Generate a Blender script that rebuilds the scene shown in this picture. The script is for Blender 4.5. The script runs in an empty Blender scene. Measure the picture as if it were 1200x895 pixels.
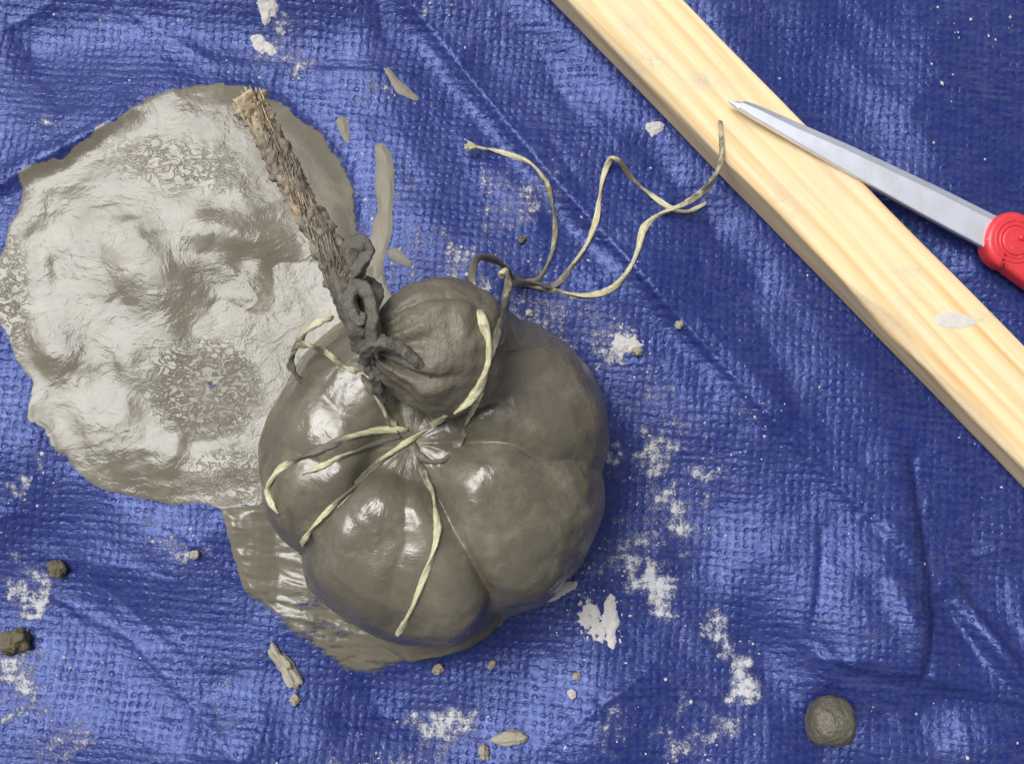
import bpy, math, random
import numpy as np
from mathutils import Vector, Matrix
from mathutils.bvhtree import BVHTree

scene = bpy.context.scene
C = scene.collection
rng = np.random.default_rng(7)
random.seed(7)

# ------------------------------------------------------------------ camera
FPX, TILT, CAMH = 1304.0, math.radians(6.7), 0.45
cam_data = bpy.data.cameras.new('camera')
cam = bpy.data.objects.new('camera', cam_data)
C.objects.link(cam)
cam.location = (0, 0, CAMH)
cam.rotation_euler = (TILT, 0, 0)
cam_data.sensor_fit = 'HORIZONTAL'
cam_data.sensor_width = 36.0
cam_data.lens = 36.0 * FPX / 1200.0
cam_data.clip_start = 0.01
cam_data.clip_end = 100.0
scene.camera = cam

# ------------------------------------------------------------------ overcast daylight
SUN_H = (-0.40, 0.27)                      # horizontal part of the direction to the sun
SUN_EL = math.atan2(1.0, math.hypot(*SUN_H))
world = bpy.data.worlds.new('World')
scene.world = world
world.use_nodes = True
wn, wl = world.node_tree.nodes, world.node_tree.links
wn.clear()
sky = wn.new('ShaderNodeTexSky')
sky.sky_type = 'NISHITA'
sky.sun_disc = False
sky.sun_elevation = SUN_EL
sky.sun_rotation = math.atan2(SUN_H[0], SUN_H[1])
sky.air_density = 1.0
sky.dust_density = 5.0
sky.ozone_density = 1.0
hsv = wn.new('ShaderNodeHueSaturation')
hsv.inputs['Saturation'].default_value = 0.25
bgd = wn.new('ShaderNodeBackground')
bgd.inputs['Strength'].default_value = 0.07
wout = wn.new('ShaderNodeOutputWorld')
wl.new(sky.outputs[0], hsv.inputs['Color'])
wl.new(hsv.outputs[0], bgd.inputs['Color'])
wl.new(bgd.outputs[0], wout.inputs['Surface'])

sun_data = bpy.data.lights.new('sun', 'SUN')
sun_data.energy = 1.5
sun_data.angle = math.radians(35)
sun_data.color = (1.0, 0.985, 0.965)
sun = bpy.data.objects.new('sun', sun_data)
C.objects.link(sun)
sun.rotation_euler = Vector((SUN_H[0], SUN_H[1], 1.0)).to_track_quat('Z', 'Y').to_euler()
sun.location = (SUN_H[0] * 3, SUN_H[1] * 3, 3)

scene.view_settings.view_transform = 'Standard'
scene.view_settings.look = 'None'
scene.view_settings.gamma = 1.0
scene.view_settings.exposure = 0.86
scene.view_settings.use_curve_mapping = False
scene.cycles.max_bounces = 8

# ------------------------------------------------------------------ helpers: rays, noise, meshes
CT, ST = math.cos(TILT), math.sin(TILT)
def ray(px, py):
    x = (px - 600.0) / FPX
    y = -(py - 447.5) / FPX
    return Vector((x, y * CT + ST, y * ST - CT))
def P(px, py, z=0.0):
    """world point at height z seen at photo pixel (px, py)"""
    d = ray(px, py)
    k = (z - CAMH) / d.z
    return Vector((d.x * k, d.y * k, z))
def to_px(x, y, z=0.0):
    dx, dy, dz = x, y, z - CAMH
    cy = dy * CT + dz * ST
    cz = -dy * ST + dz * CT
    return 600.0 + FPX * dx / -cz, 447.5 - FPX * cy / -cz
MM = 0.001

PERM = np.random.default_rng(3).permutation(512)
PERM = np.concatenate([PERM, PERM, PERM])
VALS = np.random.default_rng(4).uniform(-1, 1, 512)
def vnoise(x, y, z=0.0):
    x, y, z = np.broadcast_arrays(np.asarray(x, float), np.asarray(y, float), np.asarray(z, float))
    xi, yi, zi = np.floor(x).astype(int), np.floor(y).astype(int), np.floor(z).astype(int)
    fx, fy, fz = x - xi, y - yi, z - zi
    sx, sy, sz = [f * f * f * (f * (f * 6 - 15) + 10) for f in (fx, fy, fz)]
    def h(a, b, c):
        return VALS[PERM[(PERM[(PERM[a & 511] + b) & 511] + c) & 511] & 511]
    def lx(b, c):
        return h(xi, b, c) * (1 - sx) + h(xi + 1, b, c) * sx
    def ly(c):
        return lx(yi, c) * (1 - sy) + lx(yi + 1, c) * sy
    return ly(zi) * (1 - sz) + ly(zi + 1) * sz
def fbm(x, y, z=0.0, octaves=4, gain=0.5):
    s, a, f = 0.0, 1.0, 1.0
    for i in range(octaves):
        s = s + a * vnoise(np.asarray(x) * f + i * 17.3, np.asarray(y) * f - i * 9.1, np.asarray(z) * f + i * 5.7)
        a *= gain
        f *= 2.03
    return s
def smooth(a, b, v):
    t = np.clip((v - a) / (b - a), 0, 1)
    return t * t * (3 - 2 * t)

def new_mesh(name, verts, faces, mat, parent=None, loc=None, attrs=None, flat=False):
    """one mesh object; verts in world space, origin moved to loc"""
    v = np.asarray(verts, dtype=float).reshape(-1, 3)
    if loc is not None:
        v = v - np.array(loc)
    me = bpy.data.meshes.new(name)
    me.from_pydata(v.tolist(), [], faces if isinstance(faces, list) else faces.tolist())
    for an, data in (attrs or {}).items():
        data = np.asarray(data, dtype=np.float32)
        if data.ndim == 1:
            a = me.attributes.new(an, 'FLOAT', 'POINT')
            a.data.foreach_set('value', data)
        else:
            a = me.attributes.new(an, 'FLOAT_COLOR', 'POINT')
            if data.shape[1] == 3:
                data = np.hstack([data, np.ones((len(data), 1), np.float32)])
            a.data.foreach_set('color', data.ravel())
    if not flat:
        me.polygons.foreach_set('use_smooth', [True] * len(me.polygons))
    me.materials.append(mat)
    me.update()
    o = bpy.data.objects.new(name, me)
    C.objects.link(o)
    if loc is not None:
        o.location = loc
    if parent is not None:
        o.parent = parent
        o.matrix_parent_inverse = Matrix.Translation(-Vector(parent.location))
    return o
def tag(o, label=None, cat=None, group=None, kind=None):
    if label: o['label'] = label
    if cat: o['category'] = cat
    if group: o['group'] = group
    if kind: o['kind'] = kind
    return o
def empty(name, loc):
    o = bpy.data.objects.new(name, None)
    C.objects.link(o)
    o.location = loc
    o.empty_display_size = 0.01
    return o
def grid_faces(nu, nv, wrap_u=False):
    """quads for a vertex grid indexed [i * nv + j]"""
    i = np.arange(nu if wrap_u else nu - 1)
    j = np.arange(nv - 1)
    I, J = np.meshgrid(i, j, indexing='ij')
    I2 = (I + 1) % nu
    return np.stack([I * nv + J, I2 * nv + J, I2 * nv + J + 1, I * nv + J + 1], -1).reshape(-1, 4)
def catmull(pts, n):
    p = np.asarray(pts, float)
    p = np.vstack([2 * p[0] - p[1], p, 2 * p[-1] - p[-2]])
    seg = len(p) - 3
    ts = np.linspace(0, seg - 1e-9, n)
    i = ts.astype(int)
    t = (ts - i)[:, None]
    a, b, c, d = p[i], p[i + 1], p[i + 2], p[i + 3]
    return 0.5 * (2 * b + (c - a) * t + (2 * a - 5 * b + 4 * c - d) * t * t + (3 * b - a - 3 * c + d) * t ** 3)
def frames(path):
    T = np.gradient(path, axis=0)
    T /= np.linalg.norm(T, axis=1)[:, None] + 1e-12
    N = np.zeros_like(T)
    ref = np.array([0, 0, 1.0]) if abs(T[0][2]) < 0.9 else np.array([1.0, 0, 0])
    n = ref - T[0] * ref.dot(T[0])
    for k in range(len(T)):
        n = n - T[k] * n.dot(T[k])
        n /= np.linalg.norm(n) + 1e-12
        N[k] = n
    return T, N, np.cross(T, N)
def tube(path, rad, seg=8, squash=1.0, twist=0.0, rough=0.0, nf=400.0, seed=0.0, lobes=0, lobe_amp=0.0):
    """verts, faces, t for a capped tube; squash < 1 flattens a twisted ribbon section"""
    path = np.asarray(path, float)
    n = len(path)
    rad = np.broadcast_to(np.asarray(rad, float), (n,))
    T, N, B = frames(path)
    a = np.arange(seg) * 2 * math.pi / seg
    t = np.linspace(0, 1, n)
    rot = (twist * t)[:, None]
    ca, sa = np.cos(a)[None, :], np.sin(a)[None, :] * squash
    r = rad[:, None] * (1 + lobe_amp * np.cos(lobes * a)[None, :])
    u, v = r * ca, r * sa
    uu = u * np.cos(rot) - v * np.sin(rot)
    vv = u * np.sin(rot) + v * np.cos(rot)
    V = path[:, None, :] + uu[..., None] * N[:, None, :] + vv[..., None] * B[:, None, :]
    if rough:
        d = fbm(V[..., 0] * nf + seed, V[..., 1] * nf, V[..., 2] * nf, 3)
        V = path[:, None, :] + (V - path[:, None, :]) * (1 + rough * d)[..., None]
    # faces: ring index i, around j
    F = []
    for i in range(n - 1):
        for j in range(seg):
            j2 = (j + 1) % seg
            F.append([i * seg + j, i * seg + j2, (i + 1) * seg + j2, (i + 1) * seg + j])
    V = V.reshape(-1, 3)
    V = np.vstack([V, path[:1], path[-1:]])
    c0, c1 = n * seg, n * seg + 1
    for j in range(seg):
        j2 = (j + 1) % seg
        F.append([c0, j2, j])
        F.append([c1, (n - 1) * seg + j, (n - 1) * seg + j2])
    tt = np.concatenate([np.repeat(t, seg), [0, 1]])
    return V, F, tt
def join_parts(parts):
    V, F, T = [], [], []
    off = 0
    for v, f, t in parts:
        V.append(v); T.append(t)
        F += [[k + off for k in q] for q in f]
        off += len(v)
    return np.vstack(V), F, np.concatenate(T)
def poly_sd(x, y, poly):
    """signed distance, positive inside"""
    poly = np.asarray(poly, float)
    d = np.full(x.shape, 1e9)
    ins = np.zeros(x.shape, bool)
    n = len(poly)
    for i in range(n):
        ax, ay = poly[i]; bx, by = poly[(i + 1) % n]
        ex, ey = bx - ax, by - ay
        t = np.clip(((x - ax) * ex + (y - ay) * ey) / (ex * ex + ey * ey + 1e-12), 0, 1)
        d = np.minimum(d, np.hypot(x - ax - t * ex, y - ay - t * ey))
        c = (ay > y) != (by > y)
        with np.errstate(divide='ignore', invalid='ignore'):
            ins ^= c & (x < (bx - ax) * (y - ay) / (by - ay if by != ay else 1e-12) + ax)
    return np.where(ins, d, -d)
def blob(x, y, cx, cy, rx, ry, rot=0.0, p=2):
    a = math.radians(rot)
    dx, dy = x - cx, y - cy
    u = (dx * math.cos(a) + dy * math.sin(a)) / rx
    v = (-dx * math.sin(a) + dy * math.cos(a)) / ry
    return np.exp(-(u * u + v * v) ** (p / 2))
def streak(x, y, pts, w):
    d = np.full(x.shape, 1e9)
    for (ax, ay), (bx, by) in zip(pts[:-1], pts[1:]):
        ex, ey = bx - ax, by - ay
        t = np.clip(((x - ax) * ex + (y - ay) * ey) / (ex * ex + ey * ey), 0, 1)
        d = np.minimum(d, np.hypot(x - ax - t * ex, y - ay - t * ey))
    return np.exp(-(d / w) ** 2)
def relief_from_tilt(B, step, lam):
    """heightfield whose faces lean towards the upper left by the slope B"""
    s = np.array([-0.85, 0.53])
    ny, nx = B.shape
    pad = 60
    Bp = np.pad(B, pad, mode='linear_ramp')
    ky = np.fft.fftfreq(Bp.shape[0], step)[:, None] * 2 * math.pi
    kx = np.fft.fftfreq(Bp.shape[1], step)[None, :] * 2 * math.pi
    ks = kx * s[0] + ky * s[1]
    k2 = kx ** 2 + ky ** 2
    H = np.fft.fft2(-Bp) * (-1j * ks) / (ks ** 2 + 0.25 * k2 + lam ** 2 + 1e-9)
    h = np.real(np.fft.ifft2(H))
    return h[pad:-pad, pad:-pad]
def sampler(gx0, gy0, step, G):
    ny, nx = G.shape
    def f(x, y):
        u = np.clip((np.asarray(x, float) - gx0) / step, 0, nx - 1.001)
        v = np.clip((np.asarray(y, float) - gy0) / step, 0, ny - 1.001)
        i, j = u.astype(int), v.astype(int)
        a, b = u - i, v - j
        return (G[j, i] * (1 - a) * (1 - b) + G[j, i + 1] * a * (1 - b) + G[j + 1, i] * (1 - a) * b + G[j + 1, i + 1] * a * b)
    return f

# ------------------------------------------------------------------ material helpers
def mat_new(name):
    m = bpy.data.materials.new(name)
    m.use_nodes = True
    nt = m.node_tree
    return m, nt, nt.nodes['Principled BSDF']
class NT:
    """small node-building helper"""
    def __init__(s, nt): s.nt = nt; s.n = nt.nodes; s.l = nt.links
    def put(s, sock, v):
        if isinstance(v, bpy.types.NodeSocket): s.l.new(v, sock)
        elif v is not None:
            if hasattr(sock, 'default_value'):
                try: sock.default_value = v
                except Exception: sock.default_value = (v, v, v)
    def math(s, op, a, b=None, c=None, clamp=False):
        n = s.n.new('ShaderNodeMath'); n.operation = op; n.use_clamp = clamp
        for i, v in enumerate((a, b, c)):
            if v is not None: s.put(n.inputs[i], v)
        return n.outputs[0]
    def vmath(s, op, a, b=None):
        n = s.n.new('ShaderNodeVectorMath'); n.operation = op
        s.put(n.inputs[0], a)
        if b is not None:
            if op == 'SCALE': s.put(n.inputs['Scale'], b)
            else: s.put(n.inputs[1], b)
        return n.outputs[0]
    def coord(s, which='Object'): return s.n.new('ShaderNodeTexCoord').outputs[which]
    def mapping(s, v, loc=(0, 0, 0), rot=(0, 0, 0), scale=(1, 1, 1)):
        n = s.n.new('ShaderNodeMapping')
        s.l.new(v, n.inputs['Vector'])
        n.inputs['Location'].default_value = loc
        n.inputs['Rotation'].default_value = rot
        n.inputs['Scale'].default_value = scale
        return n.outputs[0]
    def noise(s, v, scale, detail=3, rough=0.5, dist=0.0, col=False):
        n = s.n.new('ShaderNodeTexNoise')
        if v is not None: s.l.new(v, n.inputs['Vector'])
        n.inputs['Scale'].default_value = scale
        n.inputs['Detail'].default_value = detail
        n.inputs['Roughness'].default_value = rough
        n.inputs['Distortion'].default_value = dist
        return n.outputs['Color' if col else 'Fac']
    def voronoi(s, v, scale, feature='F1'):
        n = s.n.new('ShaderNodeTexVoronoi'); n.feature = feature
        s.l.new(v, n.inputs['Vector']); n.inputs['Scale'].default_value = scale
        return n.outputs['Distance']
    def remap(s, v, a, b, c=0.0, d=1.0):
        n = s.n.new('ShaderNodeMapRange'); n.clamp = True
        s.put(n.inputs[0], v)
        for i, k in enumerate((a, b, c, d)): s.put(n.inputs[1 + i], k)
        return n.outputs[0]
    def mix(s, f, a, b, kind='MIX'):
        n = s.n.new('ShaderNodeMix'); n.data_type = 'RGBA'; n.blend_type = kind
        s.put(n.inputs['Factor'], f)
        s.put(n.inputs['A'], a if not isinstance(a, tuple) else (*a, 1.0)[:4])
        s.put(n.inputs['B'], b if not isinstance(b, tuple) else (*b, 1.0)[:4])
        return n.outputs['Result']
    def ramp(s, f, stops):
        n = s.n.new('ShaderNodeValToRGB'); s.put(n.inputs[0], f)
        e = n.color_ramp.elements
        while len(e) < len(stops): e.new(0.5)
        for k, (p, c) in enumerate(stops):
            e[k].position = p; e[k].color = (*c, 1.0)[:4]
        return n.outputs[0]
    def bump(s, h, strength, dist, normal=None):
        n = s.n.new('ShaderNodeBump')
        s.put(n.inputs['Height'], h)
        n.inputs['Strength'].default_value = strength
        n.inputs['Distance'].default_value = dist
        if normal is not None: s.l.new(normal, n.inputs['Normal'])
        return n.outputs[0]
    def attr(s, name, col=False):
        n = s.n.new('ShaderNodeAttribute'); n.attribute_name = name
        return n.outputs['Color' if col else 'Fac']

def weave_nodes(g, co):
    """plain weave of flat tapes: height and coordinates, tapes run near 45 degrees"""
    w = g.vmath('SUBTRACT', g.noise(co, 60, 2, 0.5, col=True), (0.5, 0.5, 0.5))
    w2 = g.vmath('SUBTRACT', g.noise(co, 420, 1, 0.5, col=True), (0.5, 0.5, 0.5))
    c2 = g.vmath('ADD', co, g.vmath('SCALE', w, 0.0035))
    c2 = g.vmath('ADD', c2, g.vmath('SCALE', w2, 0.0014))
    p = 0.00244
    m = g.mapping(c2, rot=(0, 0, math.radians(50)), scale=(1, 1, 1))
    sx = g.n.new('ShaderNodeSeparateXYZ'); g.l.new(m, sx.inputs[0])
    k = math.pi / p
    cu = g.math('COSINE', g.math('MULTIPLY', sx.outputs[0], k))
    cv = g.math('COSINE', g.math('MULTIPLY', sx.outputs[1], k))
    over = g.math('MULTIPLY', cu, cv)
    # grooves between tapes
    su = g.math('ABSOLUTE', cu)
    sv = g.math('ABSOLUTE', cv)
    groove = g.math('MULTIPLY', g.math('POWER', su, 0.5), g.math('POWER', sv, 0.5))
    return over, groove

def make_tarp_material():
    m, nt, b = mat_new('woven_tarp')
    g = NT(nt); co = g.coord()
    over, groove = weave_nodes(g, co)
    amp = g.remap(g.noise(co, 110, 3), 0.35, 0.65, 0.40, 1.0)
    crinkle = g.noise(g.mapping(co, rot=(0, 0, math.radians(50)), scale=(0.45, 1.7, 1)), 260, 3, 0.6)
    hgt = g.math('ADD', g.math('MULTIPLY', g.math('MULTIPLY', g.remap(g.math('ADD', over, g.math('MULTIPLY', g.math('SUBTRACT', g.noise(g.mapping(co, rot=(0, 0, math.radians(50)), scale=(0.6, 1.5, 1)), 380, 3, 0.6), 0.5), 2.0)), -1.15, -0.05), 0.72), amp), g.math('MULTIPLY', groove, 0.10))
    hgt = g.math('ADD', hgt, g.math('ADD', g.math('MULTIPLY', crinkle, 0.6), g.math('MULTIPLY', g.noise(co, 420, 4, 0.65, 0.5), 0.6)))
    # dried clay caught in the weave
    st = g.attr('stain')
    n1 = g.noise(co, 210, 5, 0.7)
    n2 = g.noise(co, 1300, 3, 0.65)
    lvl = g.math('ADD', g.math('MULTIPLY', n1, 1.0), g.math('MULTIPLY', n2, 0.75))
    lvl = g.math('ADD', lvl, g.math('MULTIPLY', over, 0.07))
    lvl = g.math('ADD', lvl, g.math('MULTIPLY', st, 0.62))
    dried = g.remap(lvl, 1.18, 1.40)
    film = g.remap(g.math('ADD', g.math('MULTIPLY', n1, 0.7), g.math('MULTIPLY', st, 0.5)), 0.42, 0.95, 0.0, 0.20)
    speck = g.remap(g.noise(co, 1500, 2, 0.5), 0.735, 0.79)
    mask = g.math('MAXIMUM', g.math('MAXIMUM', dried, film), g.math('MULTIPLY', speck, 0.5))
    scf = g.noise(g.mapping(co, rot=(0, 0, math.radians(50)), scale=(0.5, 1.8, 1)), 300, 5, 0.7)
    wear = g.math('MULTIPLY', g.remap(scf, 0.42, 0.74, 0.0, 0.10), g.remap(g.noise(co, 18, 3), 0.3, 0.7, 0.3, 1.0))
    wear = g.math('ADD', wear, g.math('MULTIPLY', g.remap(over, 0.1, 0.9), 0.022))
    mask = g.math('MAXIMUM', mask, wear)
    tint = g.noise(co, 25, 3)
    blue = g.mix(tint, (0.0085, 0.0160, 0.100), (0.0110, 0.0210, 0.122))
    white = g.mix(n2, (0.37, 0.37, 0.385), (0.52, 0.515, 0.52))
    g.put(b.inputs['Base Color'], g.mix(mask, blue, white))
    rgh = g.remap(g.noise(co, 120, 3), 0.3, 0.7, 0.19, 0.30)
    g.put(b.inputs['Roughness'], g.math('ADD', rgh, g.math('MULTIPLY', dried, 0.45), clamp=True))
    b.inputs['Specular IOR Level'].default_value = 0.68
    b.inputs['Specular Tint'].default_value = (0.36, 0.45, 0.90, 1.0)
    hh = g.math('ADD', hgt, g.math('MULTIPLY', dried, 0.5))
    g.put(b.inputs['Normal'], g.bump(hh, 0.95, 0.00046))
    return m

def make_clay_material(name, c1, c2, rough=(0.12, 0.25), bump=0.3, bdist=0.0004, nscale=300, spec=0.5, attr_rough=None, crinkle=None, patch=None, cover=None):
    m, nt, b = mat_new(name)
    g = NT(nt); co = g.coord()
    n1 = g.noise(co, 28, 4, 0.55)
    n2 = g.noise(co, nscale, 4, 0.6)
    n3 = g.noise(co, 1400, 2, 0.6)
    col = g.mix(g.remap(n1, 0.32, 0.68), c1, c2)
    spk = g.remap(n3, 0.66, 0.74)
    col = g.mix(g.math('MULTIPLY', spk, 0.25), col, (0.05, 0.045, 0.04))
    g.put(b.inputs['Base Color'], col)
    r = g.remap(g.noise(co, 90, 3), 0.35, 0.65, rough[0], rough[1])
    if patch:      # skins of drying slip: patches with their own gloss and a small step at the edge
        pn = g.noise(g.mapping(co, rot=(0, 0, 0.5), scale=(0.8, 1.25, 1.0)), patch, 5, 0.62, 0.7)
        p1 = g.remap(pn, 0.46, 0.54)
        p2 = g.remap(g.noise(co, patch * 1.9, 4, 0.62, 0.9), 0.51, 0.59)
        r = g.math('ADD', r, g.math('MULTIPLY', p1, 0.07), clamp=True)
        dryp = g.remap(g.noise(co, patch * 1.3, 6, 0.68, 0.4), 0.50, 0.66)      # half-dried blotches
        grit = g.remap(g.noise(co, 900, 3, 0.7), 0.58, 0.70)
        col = g.mix(g.math('MULTIPLY', dryp, 0.55), col, tuple(k * 1.55 for k in c2))
        col = g.mix(g.math('MULTIPLY', grit, 0.35), col, tuple(k * 0.45 for k in c1))
        g.put(b.inputs['Base Color'], col)
        r = g.math('ADD', r, g.math('MULTIPLY', dryp, 0.16), clamp=True)
    if attr_rough:
        r = g.math('ADD', r, g.attr(attr_rough), clamp=True)
    g.put(b.inputs['Roughness'], r)
    b.inputs['Specular IOR Level'].default_value = spec
    h = g.math('ADD', n2, g.math('MULTIPLY', n3, 0.25))
    if patch:
        h = g.math('ADD', h, g.math('ADD', g.math('MULTIPLY', p1, 0.45), g.math('MULTIPLY', p2, 0.3)))
    if crinkle:
        cr = g.math('ABSOLUTE', g.math('SUBTRACT', g.noise(g.mapping(co, rot=(0, 0, 0.9), scale=(1.0, 1.5, 1.0)), 170, 3, 0.6, 1.3), 0.5))
        cr = g.remap(cr, 0.0, 0.06)
        h = g.math('ADD', h, g.math('MULTIPLY', g.math('MULTIPLY', cr, g.attr(crinkle)), 3.6))
    g.put(b.inputs['Normal'], g.bump(h, bump, bdist))
    if cover:
        cv_ = g.math('ADD', g.attr(cover), g.math('MULTIPLY', g.math('SUBTRACT', g.noise(co, 330, 4, 0.65), 0.5), 1.3))
        g.put(b.inputs['Alpha'], g.remap(cv_, 0.22, 0.42))
    return m

# ------------------------------------------------------------------ layout of the main things
PUMP_C = P(510, 547, 0.030); PUMP_C.z = 0.0
PLANK_DIR = math.radians(-47.3)
PLANK_T, PLANK_W = 0.018, 0.034
_pd = Vector((math.cos(PLANK_DIR), math.sin(PLANK_DIR), 0))
_pn = Vector((-math.sin(PLANK_DIR), math.cos(PLANK_DIR), 0))       # points up right
_pa = P(903, 268, 0.0)
BALL_C = P(973, 846, 0.0092)

PUDDLE = [(250, 94), (285, 96), (330, 116), (362, 140), (387, 165), (405, 195), (415, 225), (418, 255), (421, 280), (445, 305),
          (465, 360), (470, 430), (420, 520), (345, 590), (300, 597), (262, 597), (238, 594), (222, 590), (196, 596), (178, 588), (150, 580),
          (125, 577), (101, 566), (84, 546), (64, 526), (50, 506), (33, 492), (33, 470), (36, 452), (22, 432), (12, 405), (4, 388), (-12, 372),
          (-26, 345), (-16, 312), (4, 290), (8, 262), (21, 240), (21, 206), (35, 194), (52, 192), (62, 184), (74, 186), (84, 170), (106, 162),
          (114, 148), (140, 141), (166, 121), (200, 102), (225, 96)]
FILM = [(264, 597), (330, 585), (420, 620), (560, 690), (596, 722), (572, 744), (545, 757), (500, 766), (470, 776), (445, 788), (405, 786), (380, 768),
        (345, 742), (308, 715), (286, 690), (276, 655), (266, 618)]

# ------------------------------------------------------------------ tarp heightfield
STEP = 0.001
gx = np.arange(-0.34, 0.34, STEP)
gy = np.arange(-0.22, 0.36, STEP)
GX, GY = np.meshgrid(gx, gy)
QX, QY = to_px(GX, GY)
Bm = np.zeros_like(GX)
for (cx, cy, rx, ry, rot, v) in [
    (110, 110, 150, 75, -20, .5), (440, 240, 45, 110, 0, .45), (40, 480, 60, 50, 0, .35), (120, 790, 170, 90, 25, .85), (232, 606, 40, 26, 0, .6),
    (340, 850, 130, 60, 0, .35), (650, 800, 110, 60, 30, .5), (960, 700, 110, 90, 20, .70), (1060, 865, 130, 35, 5, .45), (860, 640, 60, 50, 0, .35), (960, 790, 80, 35, 10, .4), (1140, 850, 60, 40, 0, .4),
    (1150, 745, 22, 45, -20, .7), (820, 590, 90, 90, 0, .25), (1120, 60, 130, 60, 0, .15), (600, 860, 60, 40, 0, .3), (760, 450, 60, 50, 0, .2),
    (360, 12, 330, 46, 3, -1.2), (500, 110, 90, 70, 20, -.55), (60, 200, 90, 20, -25, -.5), (15, 600, 60, 50, 0, -.4), (10, 20, 40, 40, 0, -.5),
    (1000, 480, 110, 80, 0, -.35), (690, 150, 110, 90, 45, -.25), (900, 370, 90, 60, 0, -.2), (830, 830, 50, 60, 0, -.2), (1180, 640, 60, 60, 0, -.2),
    (740, 860, 40, 45, 0, -.35), (1170, 870, 40, 30, 0, -.4), (640, 320, 40, 30, 0, -.2)]:
    Bm += v * blob(QX, QY, cx, cy, rx, ry, rot)
for pts, w, v in [
    ([(505, 40), (560, 105), (600, 165), (690, 262), (800, 385), (900, 480)], 19, .5), ([(488, 70), (545, 140), (590, 200), (650, 262)], 15, -.35),
    ([(0, 545), (90, 590), (200, 650), (310, 715), (420, 790)], 34, -.75), ([(0, 200), (60, 175), (140, 135)], 5, .6), ([(0, 225), (70, 190), (120, 160)], 8, -.5),
    ([(1075, 560), (1082, 640), (1090, 720), (1078, 786)], 17, -.95), ([(1030, 690), (1060, 740), (1076, 790)], 14, .5), ([(1000, 778), (1080, 796), (1200, 822)], 11, -.8),
    ([(1120, 690), (1160, 745), (1205, 812)], 8, -.8), ([(1110, 705), (1150, 760), (1195, 815)], 7, .7), ([(960, 640), (956, 690), (945, 742)], 4, -.2),
    ([(945, 742), (985, 790), (1030, 830)], 4, -.45), ([(775, 700), (830, 735), (880, 790)], 18, -.55), ([(770, 715), (830, 765), (870, 810)], 10, .3),
    ([(690, 830), (760, 780)], 3, .4), ([(700, 822), (850, 820)], 9, -.4), ([(620, 700), (700, 690), (790, 660)], 16, -.3), ([(1010, 600), (1050, 640), (1080, 680)], 6, .5),
    ([(1180, 690), (1200, 760)], 14, .4), ([(840, 420), (920, 500), (1000, 580)], 7, .25), ([(860, 400), (960, 500)], 6, -.25)]:
    Bm += v * streak(QX, QY, pts, w)
need = np.clip(((SUN_H[0] - (QX - 600) / FPX) * -0.85 + (SUN_H[1] - (600 - QY) / FPX) * 0.53) / 2, 0, 0.35)
Bm = np.where(Bm > 0, Bm * (0.9 + 4.0 * need), Bm * (1.15 - 1.0 * need))
# crumpled facets: every cell of the cloth leans its own way
cells = np.random.default_rng(21).uniform(0, 1, (150, 3)) * np.array([1500, 1150, 1]) - np.array([150, 130, 0])
u1, v1 = (QX * .68 + QY * .73) * 0.62, (-QX * .73 + QY * .68) * 1.25
u1, v1 = u1 + 18 * fbm(QX / 70, QY / 70, 2, 2), v1 + 18 * fbm(QX / 70, QY / 70, 9, 2)
best = np.full(QX.shape, 1e9); facet = np.zeros_like(QX)
for cxx, cyy, vv in cells:
    cu, cv = (cxx * .68 + cyy * .73) * 0.62, (-cxx * .73 + cyy * .68) * 1.25
    dd = (u1 - cu) ** 2 + (v1 - cv) ** 2
    sel = dd < best
    facet = np.where(sel, vv - 0.5, facet); best = np.where(sel, dd, best)
for _ in range(1):
    facet = (facet + np.roll(facet, 1, 0) + np.roll(facet, -1, 0) + np.roll(facet, 1, 1) + np.roll(facet, -1, 1)) / 5
Bm += 0.75 * facet
Bm += 0.20 * fbm(GX * 16, GY * 16, 1.5, 3) + 0.15 * fbm(GX * 75, GY * 75, 7.7, 3) + 0.14 * fbm((GX * .64 - GY * .77) * 40, (GX * .77 + GY * .64) * 110, 4.5, 3)
Hm = relief_from_tilt(Bm * 0.62, STEP, 22.0)
edge = smooth(0, 0.05, np.minimum(np.minimum(GX - gx[0], gx[-1] - GX), np.minimum(GY - gy[0], gy[-1] - GY)))
def crease(pts, a, w):
    d = np.full(QX.shape, 1e9)
    for (ax_, ay_), (bx_, by_) in zip(pts[:-1], pts[1:]):
        ex, ey = bx_ - ax_, by_ - ay_
        t = np.clip(((QX - ax_) * ex + (QY - ay_) * ey) / (ex * ex + ey * ey), 0, 1)
        d = np.minimum(d, np.hypot(QX - ax_ - t * ex, QY - ay_ - t * ey))
    return a * MM * np.exp(-np.sqrt(d * d + 1.0) / w)
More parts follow.
